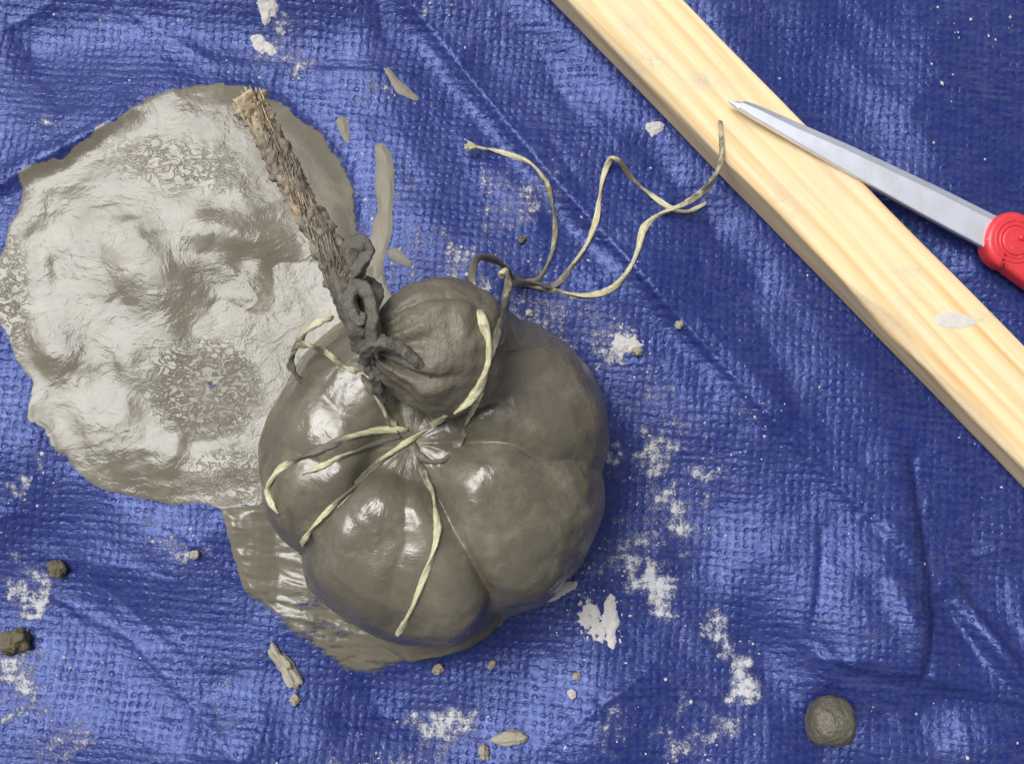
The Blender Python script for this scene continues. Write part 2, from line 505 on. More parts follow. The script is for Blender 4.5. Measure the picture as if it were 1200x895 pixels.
for pts, a, w in [([(470, -10), (560, 100), (640, 200), (760, 335), (900, 490), (1010, 600)], 2.4, 9), ([(1068, 540), (1084, 640), (1092, 720), (1078, 788)], -3.2, 8), ([(960, 770), (1078, 790), (1210, 826)], 1.6, 8),
                  ([(1115, 680), (1160, 745), (1210, 818)], 2.4, 6), ([(962, 620), (957, 690), (944, 744), (990, 795), (1040, 840)], -0.9, 4), ([(0, 218), (70, 182), (150, 134)], 1.0, 5), ([(0, 236), (80, 200)], -.8, 5),
                  ([(640, 872), (700, 828), (765, 778)], 0.7, 4), ([(590, 770), (660, 830), (740, 915)], .5, 4), ([(620, 745), (700, 820), (790, 905)], -.4, 4), ([(30, 690), (150, 750), (300, 905)], .7, 6), ([(120, 690), (220, 780), (290, 895)], -.5, 4),
                  ([(160, 20), (250, 72), (480, 85)], .9, 7), ([(0, 30), (60, 0)], 1.0, 6), ([(820, 380), (960, 520), (1060, 600)], .5, 5), ([(860, 700), (790, 660), (740, 655)], .6, 5), ([(880, 790), (830, 740), (770, 705)], -.9, 8), ([(1180, 640), (1120, 660), (1090, 700)], .8, 6),
                  ([(700, 822), (780, 815), (860, 830)], -.6, 5), ([(200, 615), (300, 690), (400, 800)], .5, 5), ([(1010, 10), (1100, 90), (1210, 150)], .6, 8)]:
    Hm += crease(pts, a, w)
cr_ = random.Random(11)
for _ in range(70):
    x_, y_, a_, l_ = cr_.uniform(-60, 1260), cr_.uniform(-60, 960), math.radians(cr_.choice([48, 48, 50, -40, 20, 80]) + cr_.gauss(0, 12)), cr_.uniform(25, 90)
    Hm += crease([(x_, y_), (x_ + l_ * math.cos(a_), y_ + l_ * math.sin(a_))], cr_.choice([-1, 1]) * cr_.uniform(.15, .45), cr_.uniform(2.5, 5))
Hm *= edge
# the cloth is pressed flat where something heavy lies on it
press = np.zeros_like(GX)
press = np.maximum(press, 1 - smooth(0.058, 0.080, np.hypot(GX - PUMP_C.x, GY - PUMP_C.y)))
_u = (GX - _pa.x) * _pn.x + (GY - _pa.y) * _pn.y
press = np.maximum(press, 1 - smooth(0.018, 0.034, np.abs(_u - PLANK_W / 2)))
press = np.maximum(press, 1 - smooth(0.004, 0.016, np.hypot(GX - BALL_C.x, GY - BALL_C.y)))
sdp = poly_sd(QX, QY, PUDDLE)
press = np.maximum(press, 0.8 * smooth(-10, 30, sdp))
Hm *= 1 - press
h_in = sampler(gx[0], gy[0], STEP, Hm)
def tarp_h(x, y):
    x = np.asarray(x, float); y = np.asarray(y, float)
    inside = (x > gx[0]) & (x < gx[-1]) & (y > gy[0]) & (y < gy[-1])
    far = smooth(0.0, 0.3, np.maximum(np.abs(x) - 0.36, np.maximum(-0.24 - y, y - 0.38)))
    return np.where(inside, h_in(x, y), 0.0) + far * 0.006 * fbm(x * 9, y * 9, 2.2, 3)

# stain map: dried clay rubbed into the weave (centre, radii, angle, strength)
STAINS = [(600, 240, 50, 35, 0, .55), (540, 310, 50, 30, 0, .7), (640, 360, 70, 40, 20, .55), (700, 385, 60, 35, 0, .6), (740, 405, 25, 20, 0, .8), (430, 110, 40, 16, 0, .5),
          (690, 460, 40, 60, 0, .35), (760, 530, 24, 30, 30, .8), (795, 595, 45, 45, 30, .75), (850, 550, 35, 25, 30, .7), (770, 480, 60, 40, 45, .45), (740, 640, 50, 40, 0, .6),
          (700, 660, 35, 30, 0, .5), (745, 680, 40, 16, 28, .9), (840, 750, 30, 16, 35, .75), (860, 795, 34, 24, 35, .95), (815, 865, 45, 32, 0, .75), (720, 852, 30, 22, 0, .45),
          (690, 735, 20, 25, 0, .6), (530, 850, 34, 30, -30, .85), (420, 885, 60, 12, -4, .8), (500, 880, 40, 20, 0, .5), (17, 700, 16, 45, 5, .85), (10, 790, 45, 22, -30, .8),
          (20, 830, 26, 22, 0, .8), (60, 880, 60, 26, 0, .55), (265, 825, 16, 40, -15, .55), (22, 580, 12, 14, 0, .8), (50, 545, 10, 20, -10, .6), (72, 157, 16, 10, -15, .75),
          (200, 635, 30, 12, 25, .5), (240, 660, 50, 14, 30, .55), (320, 30, 30, 40, -30, .65), (345, 75, 16, 40, -35, .6), (300, 15, 60, 20, 0, .3), (510, 20, 24, 16, 20, .6),
          (430, 260, 12, 60, 0, .45), (412, 210, 8, 40, -15, .5), (470, 250, 16, 60, 0, .4), (470, 300, 40, 30, 0, .4), (870, 480, 26, 14, 0, .4), (1160, 40, 30, 12, 0, .2),
          (600, 660, 500, 300, 0, .06), (700, 500, 160, 180, 0, .14), (330, 640, 60, 30, 30, .3), (660, 690, 30, 10, -25, .7), (1090, 620, 60, 60, 0, .12), (1130, 650, 20, 14, 0, .2)]
def stain_at(x, y):
    q, r = to_px(x, y)
    q, r = q + 26 * fbm(q / 34, r / 34, 3, 3), r + 26 * fbm(q / 34, r / 34, 8, 3)
    s = np.zeros(np.shape(x))
    for (cx, cy, rx, ry, rot, v) in STAINS:
        s = np.maximum(s, v * blob(q, r, cx, cy, rx, ry, rot))
    return s

# one cloth: dense in the middle, ever wider cells towards its edges
def axis(lo, hi, step, far):
    mid = np.arange(lo, hi + step / 2, step)
    out = []
    d, s = 0.0, step
    while d < far:
        s *= 1.28
        d += s
        out.append(d)
    out = np.array(out)
    return np.concatenate([lo - out[::-1], mid, hi + out])
M_TARP = make_tarp_material()
ax = axis(-0.235, 0.235, 0.0009, 1.6)
ay = axis(-0.125, 0.235, 0.0009, 1.6)
AX, AY = np.meshgrid(ax, ay, indexing='ij')
AZ = tarp_h(AX, AY)
tv = np.stack([AX, AY, AZ], -1).reshape(-1, 3)
tarp = new_mesh('tarp', tv, grid_faces(len(ax), len(ay)), M_TARP, attrs={'stain': stain_at(AX, AY).ravel()})
tag(tarp, 'crumpled blue woven plastic tarp spread under everything', kind='structure')

# ------------------------------------------------------------------ wet slip: the big puddle and the thin film
M_PUDDLE = make_clay_material('wet_slip', (0.110, 0.099, 0.070), (0.150, 0.138, 0.104), rough=(0.05, 0.14), bump=0.26, bdist=0.0006, nscale=120, spec=0.40, attr_rough='dry', crinkle='crinkle', patch=42, cover='cover')
def wet_sheet(name, poly, thick_fn, mat, step, edge_noise=5.0, field=None, attrs_fn=None):
    pw = [P(a, b, 0.0) for a, b in poly]
    xs = np.arange(min(p.x for p in pw) - 0.004, max(p.x for p in pw) + 0.004, step)
    ys = np.arange(min(p.y for p in pw) - 0.004, max(p.y for p in pw) + 0.004, step)
    X, Y = np.meshgrid(xs, ys, indexing='ij')
    qx, qy = to_px(X, Y)
    sd = poly_sd(qx, qy, poly) + edge_noise * (0.6 * fbm(qx / 22, qy / 22, 3.3, 4))
    if field: sd = field(qx, qy)
    t = thick_fn(qx, qy, sd, X, Y)
    Z = tarp_h(X, Y) + np.where(sd > 0, t, -0.0004 * np.clip(-sd / 3, 0, 1))
    keep = sd > -3.5
    idx = -np.ones(X.shape, int)
    F = grid_faces(len(xs), len(ys))
    kf = keep.ravel()
    F = F[kf[F].all(1)]
    used = np.zeros(X.size, bool); used[F.ravel()] = True
    remap_i = np.cumsum(used) - 1
    V = np.stack([X, Y, Z], -1).reshape(-1, 3)[used]
    at = {k: v.ravel()[used] for k, v in (attrs_fn(qx, qy, sd) if attrs_fn else {}).items()}
    c = V.mean(0); c[2] = 0
    return new_mesh(name, V, remap_i[F], mat, loc=tuple(c), attrs=at)

pstep = 0.0006
def puddle_thick(qx, qy, sd, X, Y):
    B = np.zeros_like(qx)
    for (cx, cy, rx, ry, rot, v) in [        # where the slip surface leans away from the light
        (205, 325, 62, 34, 30, -1.0), (285, 292, 55, 18, 22, -1.0), (340, 305, 40, 25, 20, -.8), (245, 375, 70, 26, 15, -.9), (82, 415, 22, 40, -35, -.8), (120, 440, 34, 14, 30, -.8),
        (165, 455, 14, 50, 0, -.6), (62, 315, 9, 22, 10, -.8), (210, 535, 14, 40, 10, -.7), (262, 565, 22, 13, 20, -.9), (320, 350, 30, 40, 0, -.5), (310, 240, 45, 12, 20, -.5),
        (105, 255, 30, 16, -15, .5), (220, 225, 60, 8, -12, .5), (180, 270, 90, 20, -20, .4), (60, 230, 30, 30, 0, .4), (100, 500, 50, 40, 0, .4), (300, 440, 30, 20, 0, .5),
        (330, 270, 60, 8, 25, .6), (110, 150 + 60, 60, 20, -30, .3), (50, 460, 14, 40, 0, -.4), (130, 375, 50, 14, 10, .3)]:
        B += (2.0 if v < -.85 else 1.35 if v < 0 else 0.6) * v * blob(qx + 6 * fbm(qx / 30, qy / 30, 1, 2), qy + 6 * fbm(qx / 30, qy / 30, 4, 2), cx, cy, rx, ry, rot, 2.6)
    ridge = 1 - np.abs(fbm(qx / 30 + qy / 60, qy / 14, 8.1, 3))
    B += 0.16 * fbm(qx / 70, qy / 34, 5.0, 2) + 0.10 * (ridge - 0.6)
    ra, an = np.hypot(qx - 250, (qy - 500) * 1.05), np.arctan2(qy - 500, qx - 250)
    B += 0.22 * fbm(ra / 11, an * 2.2, 3.0, 3) * smooth(120, 170, ra) * smooth(-.3, .3, fbm(qx / 60, qy / 60, 6, 2))
    mid = smooth(430, 520, qy) * smooth(60, 120, qx)
    B += 0.34 * mid * fbm(qx / 12, qy / 9, 6.0, 3)
    top = blob(qx, qy, 220, 190, 90, 32, 15, 4)
    B += 0.5 * top * fbm(qx / 9 + qy / 24, qy / 7, 2.0, 3)
    h = relief_from_tilt((B * 0.33).T, pstep, 60.0).T
    h = h + 0.00002 * fbm(qx / 6, qy / 5, 1.0, 2)
    return np.maximum(0.00012 + 0.0003 * smooth(0, 7, sd) + 0.0009 * smooth(4, 60, sd) + h * smooth(2, 34, sd), 0.00012)
def puddle_attrs(qx, qy, sd):
    dry = 0.38 * smooth(280, 380, qx + 0.5 * (200 - qy)) * (1 - smooth(250, 300, qy)) + 0.12 * (1 - smooth(0, 12, sd)) + 0.20 * blob(qx, qy, 240, 460, 60, 50, 0, 4)
    crk = blob(qx, qy, 238, 455, 62, 52, 10, 6) + 0.5 * blob(qx, qy, 5, 360, 30, 80, 0, 4) + 0.35 * blob(qx, qy, 270, 560, 50, 30, 0, 4) + 0.25 * blob(qx, qy, 210, 195, 80, 28, 10, 4)
    cov = smooth(-1, 10, sd) - 0.62 * blob(qx, qy, 247, 452, 22, 12, 20) - 0.5 * blob(qx, qy, 2, 355, 14, 50, 0)
    return {'dry': dry, 'crinkle': crk, 'cover': cov}
puddle = wet_sheet('slip_puddle', PUDDLE, puddle_thick, M_PUDDLE, pstep, attrs_fn=puddle_attrs)
tag(puddle, 'large puddle of wet grey clay slip left of the clay pumpkin', 'puddle')

def make_film_material():
    m, nt, b = mat_new('thin_slip_film')
    g = NT(nt); co = g.coord()
    over, groove = weave_nodes(g, g.vmath('ADD', co, (0.0, 0.0, 0.0)))
    n1 = g.noise(g.mapping(co, rot=(0, 0, math.radians(15)), scale=(0.35, 1.6, 1)), 220, 4, 0.6)
    n2 = g.noise(co, 500, 3)
    g.put(b.inputs['Base Color'], g.mix(n1, (0.095, 0.085, 0.058), (0.155, 0.140, 0.104)))
    b.inputs['Roughness'].default_value = 0.2
    g.put(b.inputs['Normal'], g.bump(g.math('ADD', g.math('ADD', n1, g.math('MULTIPLY', over, 0.12)), g.math('MULTIPLY', n2, 0.3)), 0.5, 0.0005))
    cover = g.math('ADD', g.attr('cover'), g.math('MULTIPLY', g.math('SUBTRACT', n1, 0.5), 1.3))
    g.put(b.inputs['Alpha'], g.remap(cover, 0.25, 0.6))
    return m
M_FILM = make_film_material()
def film_thick(qx, qy, sd, X, Y):
    e = smooth(0, 10, sd)
    return 0.0003 + e * 0.0005 + 0.0004 * e * (1 + fbm((qx * .96 + qy * .26) / 50, (qy * .96 - qx * .26) / 9, 3.0, 3))
def film_attrs(qx, qy, sd):
    c = 1.1 - 0.55 * smooth(655, 720, qy + 0.1 * (qx - 300)) + 0.5 * blob(qx, qy, 500, 745, 90, 22, -8, 4) - 0.3 * (1 - smooth(0, 8, sd)) * smooth(640, 700, qy)
    return {'cover': np.clip(c, 0, 1)}
film = wet_sheet('slip_smear', FILM, film_thick, M_FILM, 0.0006, attrs_fn=film_attrs)
tag(film, 'thin streaky film of grey slip under the lower left of the clay pumpkin', 'smear')

# ------------------------------------------------------------------ clay pumpkin
M_BODY = make_clay_material('wet_clay_skin', (0.084, 0.073, 0.050), (0.130, 0.115, 0.084), rough=(0.06, 0.17), bump=0.26, bdist=0.0006, nscale=260, spec=0.58, attr_rough='dry', patch=38)
M_KNOB = make_clay_material('drier_clay_skin', (0.098, 0.085, 0.060), (0.145, 0.128, 0.094), rough=(0.32, 0.50), bump=0.7, bdist=0.0007, nscale=650, spec=0.4)
pumpkin = empty('pumpkin', tuple(PUMP_C))
tag(pumpkin, 'pumpkin of slip-coated cloth tied with twine, rope stem, lying on blue tarp', 'pumpkin')

nth, ns = 640, 260
prof = catmull([(0.2, 55), (6, 57), (14, 62.5), (25, 67), (37, 66.5), (48, 61), (57, 51.5), (62.5, 40), (64.5, 28), (62, 16), (55, 6.5), (44, 1.2), (25, 0.0), (0.2, 0.0)], ns) * MM
th = np.linspace(-math.pi, math.pi, nth, endpoint=False)
TH, _ = np.meshgrid(th, np.arange(ns), indexing='ij')
RHO = np.broadcast_to(prof[:, 0], (nth, ns)); ZZ = np.broadcast_to(prof[:, 1], (nth, ns))
sarc = np.concatenate([[0], np.cumsum(np.hypot(np.diff(prof[:, 0]), np.diff(prof[:, 1])))])
sarc /= sarc[-1]
S = np.broadcast_to(sarc, (nth, ns))
outline = np.interp(np.degrees(th), [-180, -150, -122, -90, -60, -25, 0, 28, 45, 65, 90, 130, 160, 180], [1.0, .965, .98, 1.01, .985, .97, 1.0, 1.03, 1.03, 1.04, 1.0, 1.0, .99, 1.0])
k = np.ones(41) / 41
outline = np.convolve(np.concatenate([outline[-20:], outline, outline[:20]]), k, 'valid')
R = RHO * (1 + (outline[:, None] - 1) * smooth(0.0, 0.35, S))
nrm_r = np.gradient(prof[:, 1]); nrm_z = -np.gradient(prof[:, 0])
nl = np.hypot(nrm_r, nrm_z); nrm_r, nrm_z = -nrm_r / nl, -nrm_z / nl
disp = np.zeros_like(R)
wob = 0.10 * fbm(np.cos(TH) * 1.2, np.sin(TH) * 1.2, S * 6, 2)
for deg, dep, wid, keep, notch in [(4, 7.5, 7, .22, .02), (-65, 9.0, 7, .50, .05), (-104, 1.5, 4, .1, .0), (-150, 7.0, 7, .45, .045), (-178, 2.5, 5, .2, .01), (150, 1.8, 6, .35, .01), (105, 6, 7, .4, .02), (60, 7.0, 7, .35, .03), (32, 1.5, 5, .1, .0)]:
    d = np.degrees(np.angle(np.exp(1j * (TH + wob - math.radians(deg)))))
    arc = np.abs(d) * np.clip(RHO / (30 * MM), 0.35, 2.0)
    fade = smooth(0.02, 0.10, S) * (1 - (1 - keep) * smooth(0.16, 0.52, S)) * (1 - smooth(0.62, 0.74, S))
    disp -= dep * fade * (0.55 * np.exp(-np.sqrt(arc ** 2 + 2.5) / (wid * 0.55)) + 0.58 * np.exp(-(arc / (wid * 1.9)) ** 2))
    R = R * (1 - notch * np.exp(-(d / 11) ** 2) * smooth(0.15, 0.42, S))
X0, Y0 = np.cos(TH) * RHO, np.sin(TH) * RHO
body_mid = (1 - smooth(0.66, 0.78, S))
disp += body_mid * (1.0 * fbm(X0 * 32, Y0 * 32, ZZ * 32, 3) * smooth(.05, .2, S) + 0.42 * fbm(X0 * 110, Y0 * 110, ZZ * 110, 3) + 1.6 * smooth(.12, .25, S))
# fine gathers running into the tie, and sagging folds low on the sides
disp += 0.28 * np.exp(-(S / 0.10) ** 2) * smooth(0.01, 0.05, S) * fbm(np.cos(TH) * 4.5, np.sin(TH) * 4.5, S * 3, 3)
fold = fbm(np.cos(TH) * 4 + 4, np.sin(TH) * 4, S * 5, 2)
disp += 0.6 * smooth(0.32, 0.46, S) * (1 - smooth(0.62, 0.74, S)) * (np.abs(fold) - 0.3)
# rings of pressed creases near the right rim
disp *= MM
dth = lambda c: np.degrees(np.angle(np.exp(1j * (TH - math.radians(c)))))
flare = 24 * np.exp(-(dth(-97) / 36) ** 4) + 4 * np.exp(-(dth(-160) / 30) ** 2)
flare = flare * (1 + 0.25 * fbm(np.cos(TH) * 5, np.sin(TH) * 5, 0, 2)) * MM
kf_ = smooth(0.024, 0.0010, ZZ) ** 4 * (1 - smooth(0.80, 0.86, S))
R = R + flare * kf_
R2 = R + disp * nrm_r[None, :] * (1 - kf_)
Z2 = np.maximum(ZZ + disp * nrm_z[None, :], 0.0)
Z2 = Z2 - 0.42 * 0.003 * np.logaddexp(0, (Z2 - 0.059) / 0.003) * smooth(0.10, 0.24, S)
TIE = P(484, 519, 0.055)
sh = (1 - smooth(0.0, 0.42, S))
BX = PUMP_C.x + np.cos(TH) * R2 + (TIE.x - PUMP_C.x) * sh
BY = PUMP_C.y + np.sin(TH) * R2 + (TIE.y - PUMP_C.y) * sh
BZ = Z2 + 0.0010
bv = np.stack([BX, BY, BZ], -1).reshape(-1, 3)
bf = grid_faces(nth, ns, wrap_u=True)[:, ::-1]
body = new_mesh('body', bv, bf, M_BODY, parent=pumpkin, attrs={'dry': (0.20 * smooth(0.30, 0.55, S) + 0.12 * (1 - smooth(0.02, 0.16, S))).ravel()})

# the round gathered knob on top; its neck points to the stem
KC = Vector(P(514, 407, 0.075)); KR = 0.0225
neck = Vector(P(438, 405, 0.088))
axis_k = (neck - KC).normalized()
t1 = axis_k.cross(Vector((0, 0, 1))).normalized(); t2 = axis_k.cross(t1)
kp = catmull([(0.16, 1.22), (0.24, 1.08), (0.46, 0.93), (0.72, 0.70), (0.91, 0.40), (1.0, 0.02), (0.95, -0.36), (0.75, -0.70), (0.42, -0.93), (0.01, -1.0)], 150)
kth = np.linspace(0, 2 * math.pi, 300, endpoint=False)
KT, KS = np.meshgrid(kth, np.arange(150), indexing='ij')
rho = np.broadcast_to(kp[:, 0], KT.shape).copy(); tt = np.broadcast_to(kp[:, 1], KT.shape).copy()
near = smooth(0.05, 1.0, tt)
gath = np.sin(KT * 9 + 2.5 * vnoise(np.cos(KT) * 2, np.sin(KT) * 2, 1)) + 0.6 * np.sin(KT * 17 + 1.3)
kx, ky = np.cos(KT) * rho, np.sin(KT) * rho
kd = 0.042 * near ** 1.5 * gath * rho + 0.085 * fbm(kx * 1.5, ky * 1.5, tt * 1.5, 3) + 0.007 * fbm(kx * 9, ky * 9, tt * 9, 3)
kd -= 0.10 * np.exp(-(((KT - 4.2 + .4 * tt) / 0.10) ** 2)) * smooth(-0.2, 0.6, tt)
kd -= 0.07 * np.exp(-(((KT - 5.3 - .3 * tt) / 0.08) ** 2)) * smooth(-0.5, 0.4, tt)
kscale = 1 + kd / np.maximum(np.hypot(rho, tt), 0.3)
rho2, tt2 = rho * kscale, tt * kscale
A_, B_, C_ = np.array(axis_k), np.array(t1), np.array(t2)
kv = np.array(KC) + KR * (tt2[..., None] * A_ + (rho2 * np.cos(KT))[..., None] * B_ * 1.04 + (rho2 * np.sin(KT))[..., None] * C_)
kf = grid_faces(300, 150, wrap_u=True)
knob = new_mesh('top_knob', kv.reshape(-1, 3), kf, M_KNOB, parent=pumpkin)

# surfaces the twine can lie on
surf_v = [bv, kv.reshape(-1, 3)]
bvh_all = BVHTree.FromPolygons([Vector(v) for v in np.vstack(surf_v)], [list(map(int, f)) for f in np.vstack([bf, kf + len(bv)])])
bvh_body = BVHTree.FromPolygons([Vector(v) for v in bv], [list(map(int, f)) for f in bf])
def on_surface(px, py, lift, which=None):
    o = Vector((0, 0, CAMH)); d = ray(px, py).normalized()
    hit = (which or bvh_all).ray_cast(o, d)
    if hit[0] is None:
        p = P(px, py, 0.0)
        for _ in range(3):
            p = P(px, py, float(tarp_h(p.x, p.y)) + lift)
        return p
    nrm = hit[1] if hit[1].dot(d) < 0 else -hit[1]
    return hit[0] + nrm * lift

def make_twine_material():
    m, nt, b = mat_new('paper_twine')
    g = NT(nt); co = g.coord()
    n = g.noise(co, 260, 3, 0.6)
    fib = g.noise(g.attr('fibre', True), 2.6, 4, 0.65)
    f = g.remap(g.math('ADD', g.attr('clay'), g.math('MULTIPLY', g.math('SUBTRACT', g.math('ADD', g.math('MULTIPLY', n, 0.5), g.math('MULTIPLY', fib, 0.5)), 0.5), 2.2)), 0.34, 0.62)
    pale = g.mix(g.remap(fib, 0.3, 0.7), (0.34, 0.31, 0.17), (0.72, 0.69, 0.46))
    mud = g.mix(fib, (0.105, 0.095, 0.070), (0.17, 0.155, 0.115))
    g.put(b.inputs['Base Color'], g.mix(f, pale, mud))
    b.inputs['Roughness'].default_value = 0.45
    g.put(b.inputs['Normal'], g.bump(fib, 0.9, 0.0007))
    return m
M_TWINE = make_twine_material()
def twine(path, width_px, clay, name='twine', squash=0.55, twist=9.0, z=None):
    """path items: (px, py) lies on the surface, (px, py, z) hangs at height z in metres; clay: list along the strand"""
    w = width_px * 0.00029 / 2
    pts = []
    for it in path:
        if len(it) == 2:
            pts.append(on_surface(it[0], it[1], w * 0.25))
        else:
            pts.append(P(*it))
    n = max(24, len(pts) * 9)
    pa = catmull([tuple(p) for p in pts], n)
    L = np.linspace(0, 1, n)
    rad = w * np.interp(L, [0, .02, .90, 1], [.75, 1, 1, .55]) * (1 + 0.16 * vnoise(L * len(pts) * 2.2, width_px * 3.1, len(pts)))
    v, f, t = tube(pa, rad, 18, squash, twist * len(pts) / 8, 0.12, 900, lobes=3, lobe_amp=0.13)
    cl = np.interp(t, np.linspace(0, 1, len(clay)), clay) - 0.04
    aa = np.concatenate([np.tile(np.arange(18) * 2 * math.pi / 18, n), [0, 0]])
    tl = np.linalg.norm(np.diff(pa, axis=0), axis=1).sum() * t
    return new_mesh(name, v, f, M_TWINE, parent=pumpkin, attrs={'clay': cl, 'fibre': np.stack([np.cos(aa), np.sin(aa), tl * 90], -1)})
TWINES = [
    # strand that circles the knob and runs out over the tarp to the plank
    ([(533, 483), (548, 468), (563, 448), (571, 425), (570, 395), (563, 368), (556, 345, .060), (553, 322, .050), (558, 304, .040), (572, 302, .030), (590, 312, .018), (606, 328, .006), (640, 338),
      (680, 346), (712, 340), (735, 320), (748, 290), (755, 268), (772, 252), (803, 238, .008), (826, 222, .016), (840, 202, .0215), (846, 178, .0205), (844, 142, .0195)],
     10, [.25, .0, .0, .1, .3, .5, .6, 1, 1, .9, .7, .5, .35, .45, .3, .2, .1, .3, .6, .5, .5, .6]),
    # loop at the tie
    ([(486, 518), (492, 533), (505, 541), (522, 538), (538, 520), (548, 494), (558, 468), (566, 452)], 9, [.9, .9, .8, .9, .7, .5, .3, .1]),
    # two strands along the right of the knob, hooked over the first
    ([(574, 424), (578, 400), (586, 372), (592, 350, .052), (596, 333, .044), (594, 320, .040), (588, 319, .038), (587, 326, .036)], 10, [.8, .7, .8, .6, .7, .6, .1, .0]),
    ([(577, 416), (586, 396), (592, 374), (595, 350, .048), (598, 336, .036), (612, 332, .016), (632, 334, .005), (650, 338)], 8, [.8, .7, .8, .7, .9, .9, .9, .7]),
    # bright strand crossing the tie
    ([(522, 486), (508, 497), (492, 508), (474, 520), (455, 532), (436, 547), (415, 566)], 8, [.3, .05, .0, .0, .3, .9, 1]),
    # long strand to the left rim, bright at the rim
    ([(478, 503), (455, 504), (430, 506), (408, 513), (385, 522), (360, 533), (338, 544), (322, 557), (315, 574), (319, 590), (328, 602)], 9.5, [.3, .0, .05, .5, 1, 1, .3, .0, .0, .2, .5]),
    ([(470, 512), (445, 518), (418, 527), (393, 538), (372, 548), (354, 556)], 7, [.9, 1, .8, .2, .0, .1]),
    ([(466, 527), (440, 548), (415, 570), (395, 587), (378, 604), (364, 621), (355, 636), (350, 648)], 7, [1, 1, .9, .6, .1, .2, .0, .3]),
    # strand running down between the front lobes
    ([(489, 536), (498, 558), (506, 580), (511, 605), (511, 630), (505, 655), (495, 682), (484, 708), (475, 728), (465, 743)], 9, [.8, .6, .5, .4, .45, .0, .3, .1, .0, .0, .1]),
    # curled end on the left lobe
    ([(391, 371, .067), (378, 376, .068), (364, 384, .068), (354, 394, .067), (347, 406, .064), (342, 419, .062), (342, 431, .060), (348, 441, .058), (357, 449, .057)], 9, [.0, .0, .1, .5, .9, .8, 1, 1, 1]),
    ([(344, 410, .063), (352, 403, .066), (366, 406, .068), (380, 413), (396, 424), (412, 433), (432, 436), (446, 436)], 9, [.9, .6, .5, .2, .5, .3, .9, 1]),
    ([(424, 440), (434, 455), (446, 474), (456, 492), (466, 508)], 10, [.9, .6, .5, .6, .8]),
    # frayed strand reaching up over the tarp
    ([(602, 336, .008), (616, 330), (632, 326), (643, 306), (650, 280), (650, 255), (645, 230), (637, 208), (622, 192), (600, 182), (578, 176), (552, 171)], 8, [.9, .9, .8, .6, .6, .7, .6, .5, .3, .1, .2, .1]),
    # zigzag strand with a cut end
    ([(640, 340), (654, 331), (672, 310), (688, 285), (699, 258), (703, 230), (708, 203), (716, 186, .004), (726, 189, .005), (738, 207), (757, 224), (780, 240), (796, 248), (812, 246), (828, 238)],
     8.5, [.8, .7, .5, .2, .0, .0, .1, .2, .6, .8, .5, .1, .2, .0, .0]),
]
for path, wpx, clay in TWINES:
    twine(path, wpx, clay)
# frayed brush at the end of one strand
parts = []
for k in range(34):
    a = random.uniform(-0.75, 0.75)
    p0 = P(560, 173, 0.0022); L = random.uniform(9, 17)
    q0 = P(560 - L * math.cos(a * .9), 172 + L * math.sin(a * 0.9) * 0.75, random.uniform(.001, .005))
    parts.append(tube(catmull([tuple(P(572, 175, .0018)), tuple(p0), tuple((p0 + q0) / 2 + Vector((0, 0, .0005))), tuple(q0)], 7), [.0006, .0006, .00055, .0005, .0005, .0004, .0002], 5))
v, f, t = join_parts(parts)
new_mesh('frayed_end', v, f, M_TWINE, parent=pumpkin, attrs={'clay': np.full(len(v), 0.05), 'fibre': v * 900})

# rope stem: a hairy core, tan at the cut tip, clay-grey towards the knot
def make_rope_material():
    m, nt, b = mat_new('rope_fibre')
    g = NT(nt); co = g.coord()
    n = g.noise(co, 500, 4, 0.65)
    n2 = g.noise(co, 150, 3)
    c = g.attr('tint', True)
    col = g.mix(1.0, c, g.ramp(g.math('ADD', g.math('MULTIPLY', n, 0.7), g.math('MULTIPLY', n2, 0.3)), [(0.30, (0.35, 0.33, 0.3)), (0.5, (0.9, 0.9, 0.9)), (0.72, (1.5, 1.45, 1.35))]), 'MULTIPLY')
    g.put(b.inputs['Base Color'], col)
    b.inputs['Roughness'].default_value = 0.8
    g.put(b.inputs['Normal'], g.bump(n, 0.8, 0.0008))
    return m
M_ROPE = make_rope_material()
def rope_tint(t, jit=0.0):
    stops = [0, .08, .2, .42, .46, .5, .66, .7, .85, 1]
    r = np.interp(t, stops, [.40, .34, .23, .20, .36, .20, .19, .16, .125, .115])
    gg = np.interp(t, stops, [.32, .27, .19, .17, .26, .175, .17, .14, .112, .102])
    b = np.interp(t, stops, [.21, .175, .135, .13, .17, .135, .13, .105, .085, .078])
    return np.clip(np.stack([r, gg, b], -1) * (1 + jit), 0.01, 1)
SP = [P(293, 120, .098), P(308, 148, .099), P(330, 190, .099), P(352, 232, .099), P(376, 275, .098), P(396, 318, .096), P(412, 356, .094), P(430, 398, .089)]
sp = catmull([tuple(p) for p in SP], 150)
L = np.linspace(0, 1, 150)
srad = np.interp(L, [0, .05, .12, .2, .3, .38, .46, .6, .8, 1], [6.4, 6.0, 4.6, 5.1, 5.4, 4.7, 4.0, 4.3, 5.0, 4.8]) * MM * 0.98
v, f, t = tube(sp, srad, 40, 0.85, 2.5, 0.24, 380, 2.0, lobes=4, lobe_amp=0.10)
v = v + 0.0005 * np.stack([fbm(v[:, 0] * 900, v[:, 1] * 900, v[:, 2] * 900 + s, 2) for s in (0, 30, 60)], -1)
jit = 0.25 * fbm(v[:, 0] * 300, v[:, 1] * 300, v[:, 2] * 300, 3)
stem = new_mesh('stem', v, f, M_ROPE, parent=pumpkin, attrs={'tint': rope_tint(t, jit[:, None])})
T_, N_, Bn_ = frames(sp)
parts, tints = [], []
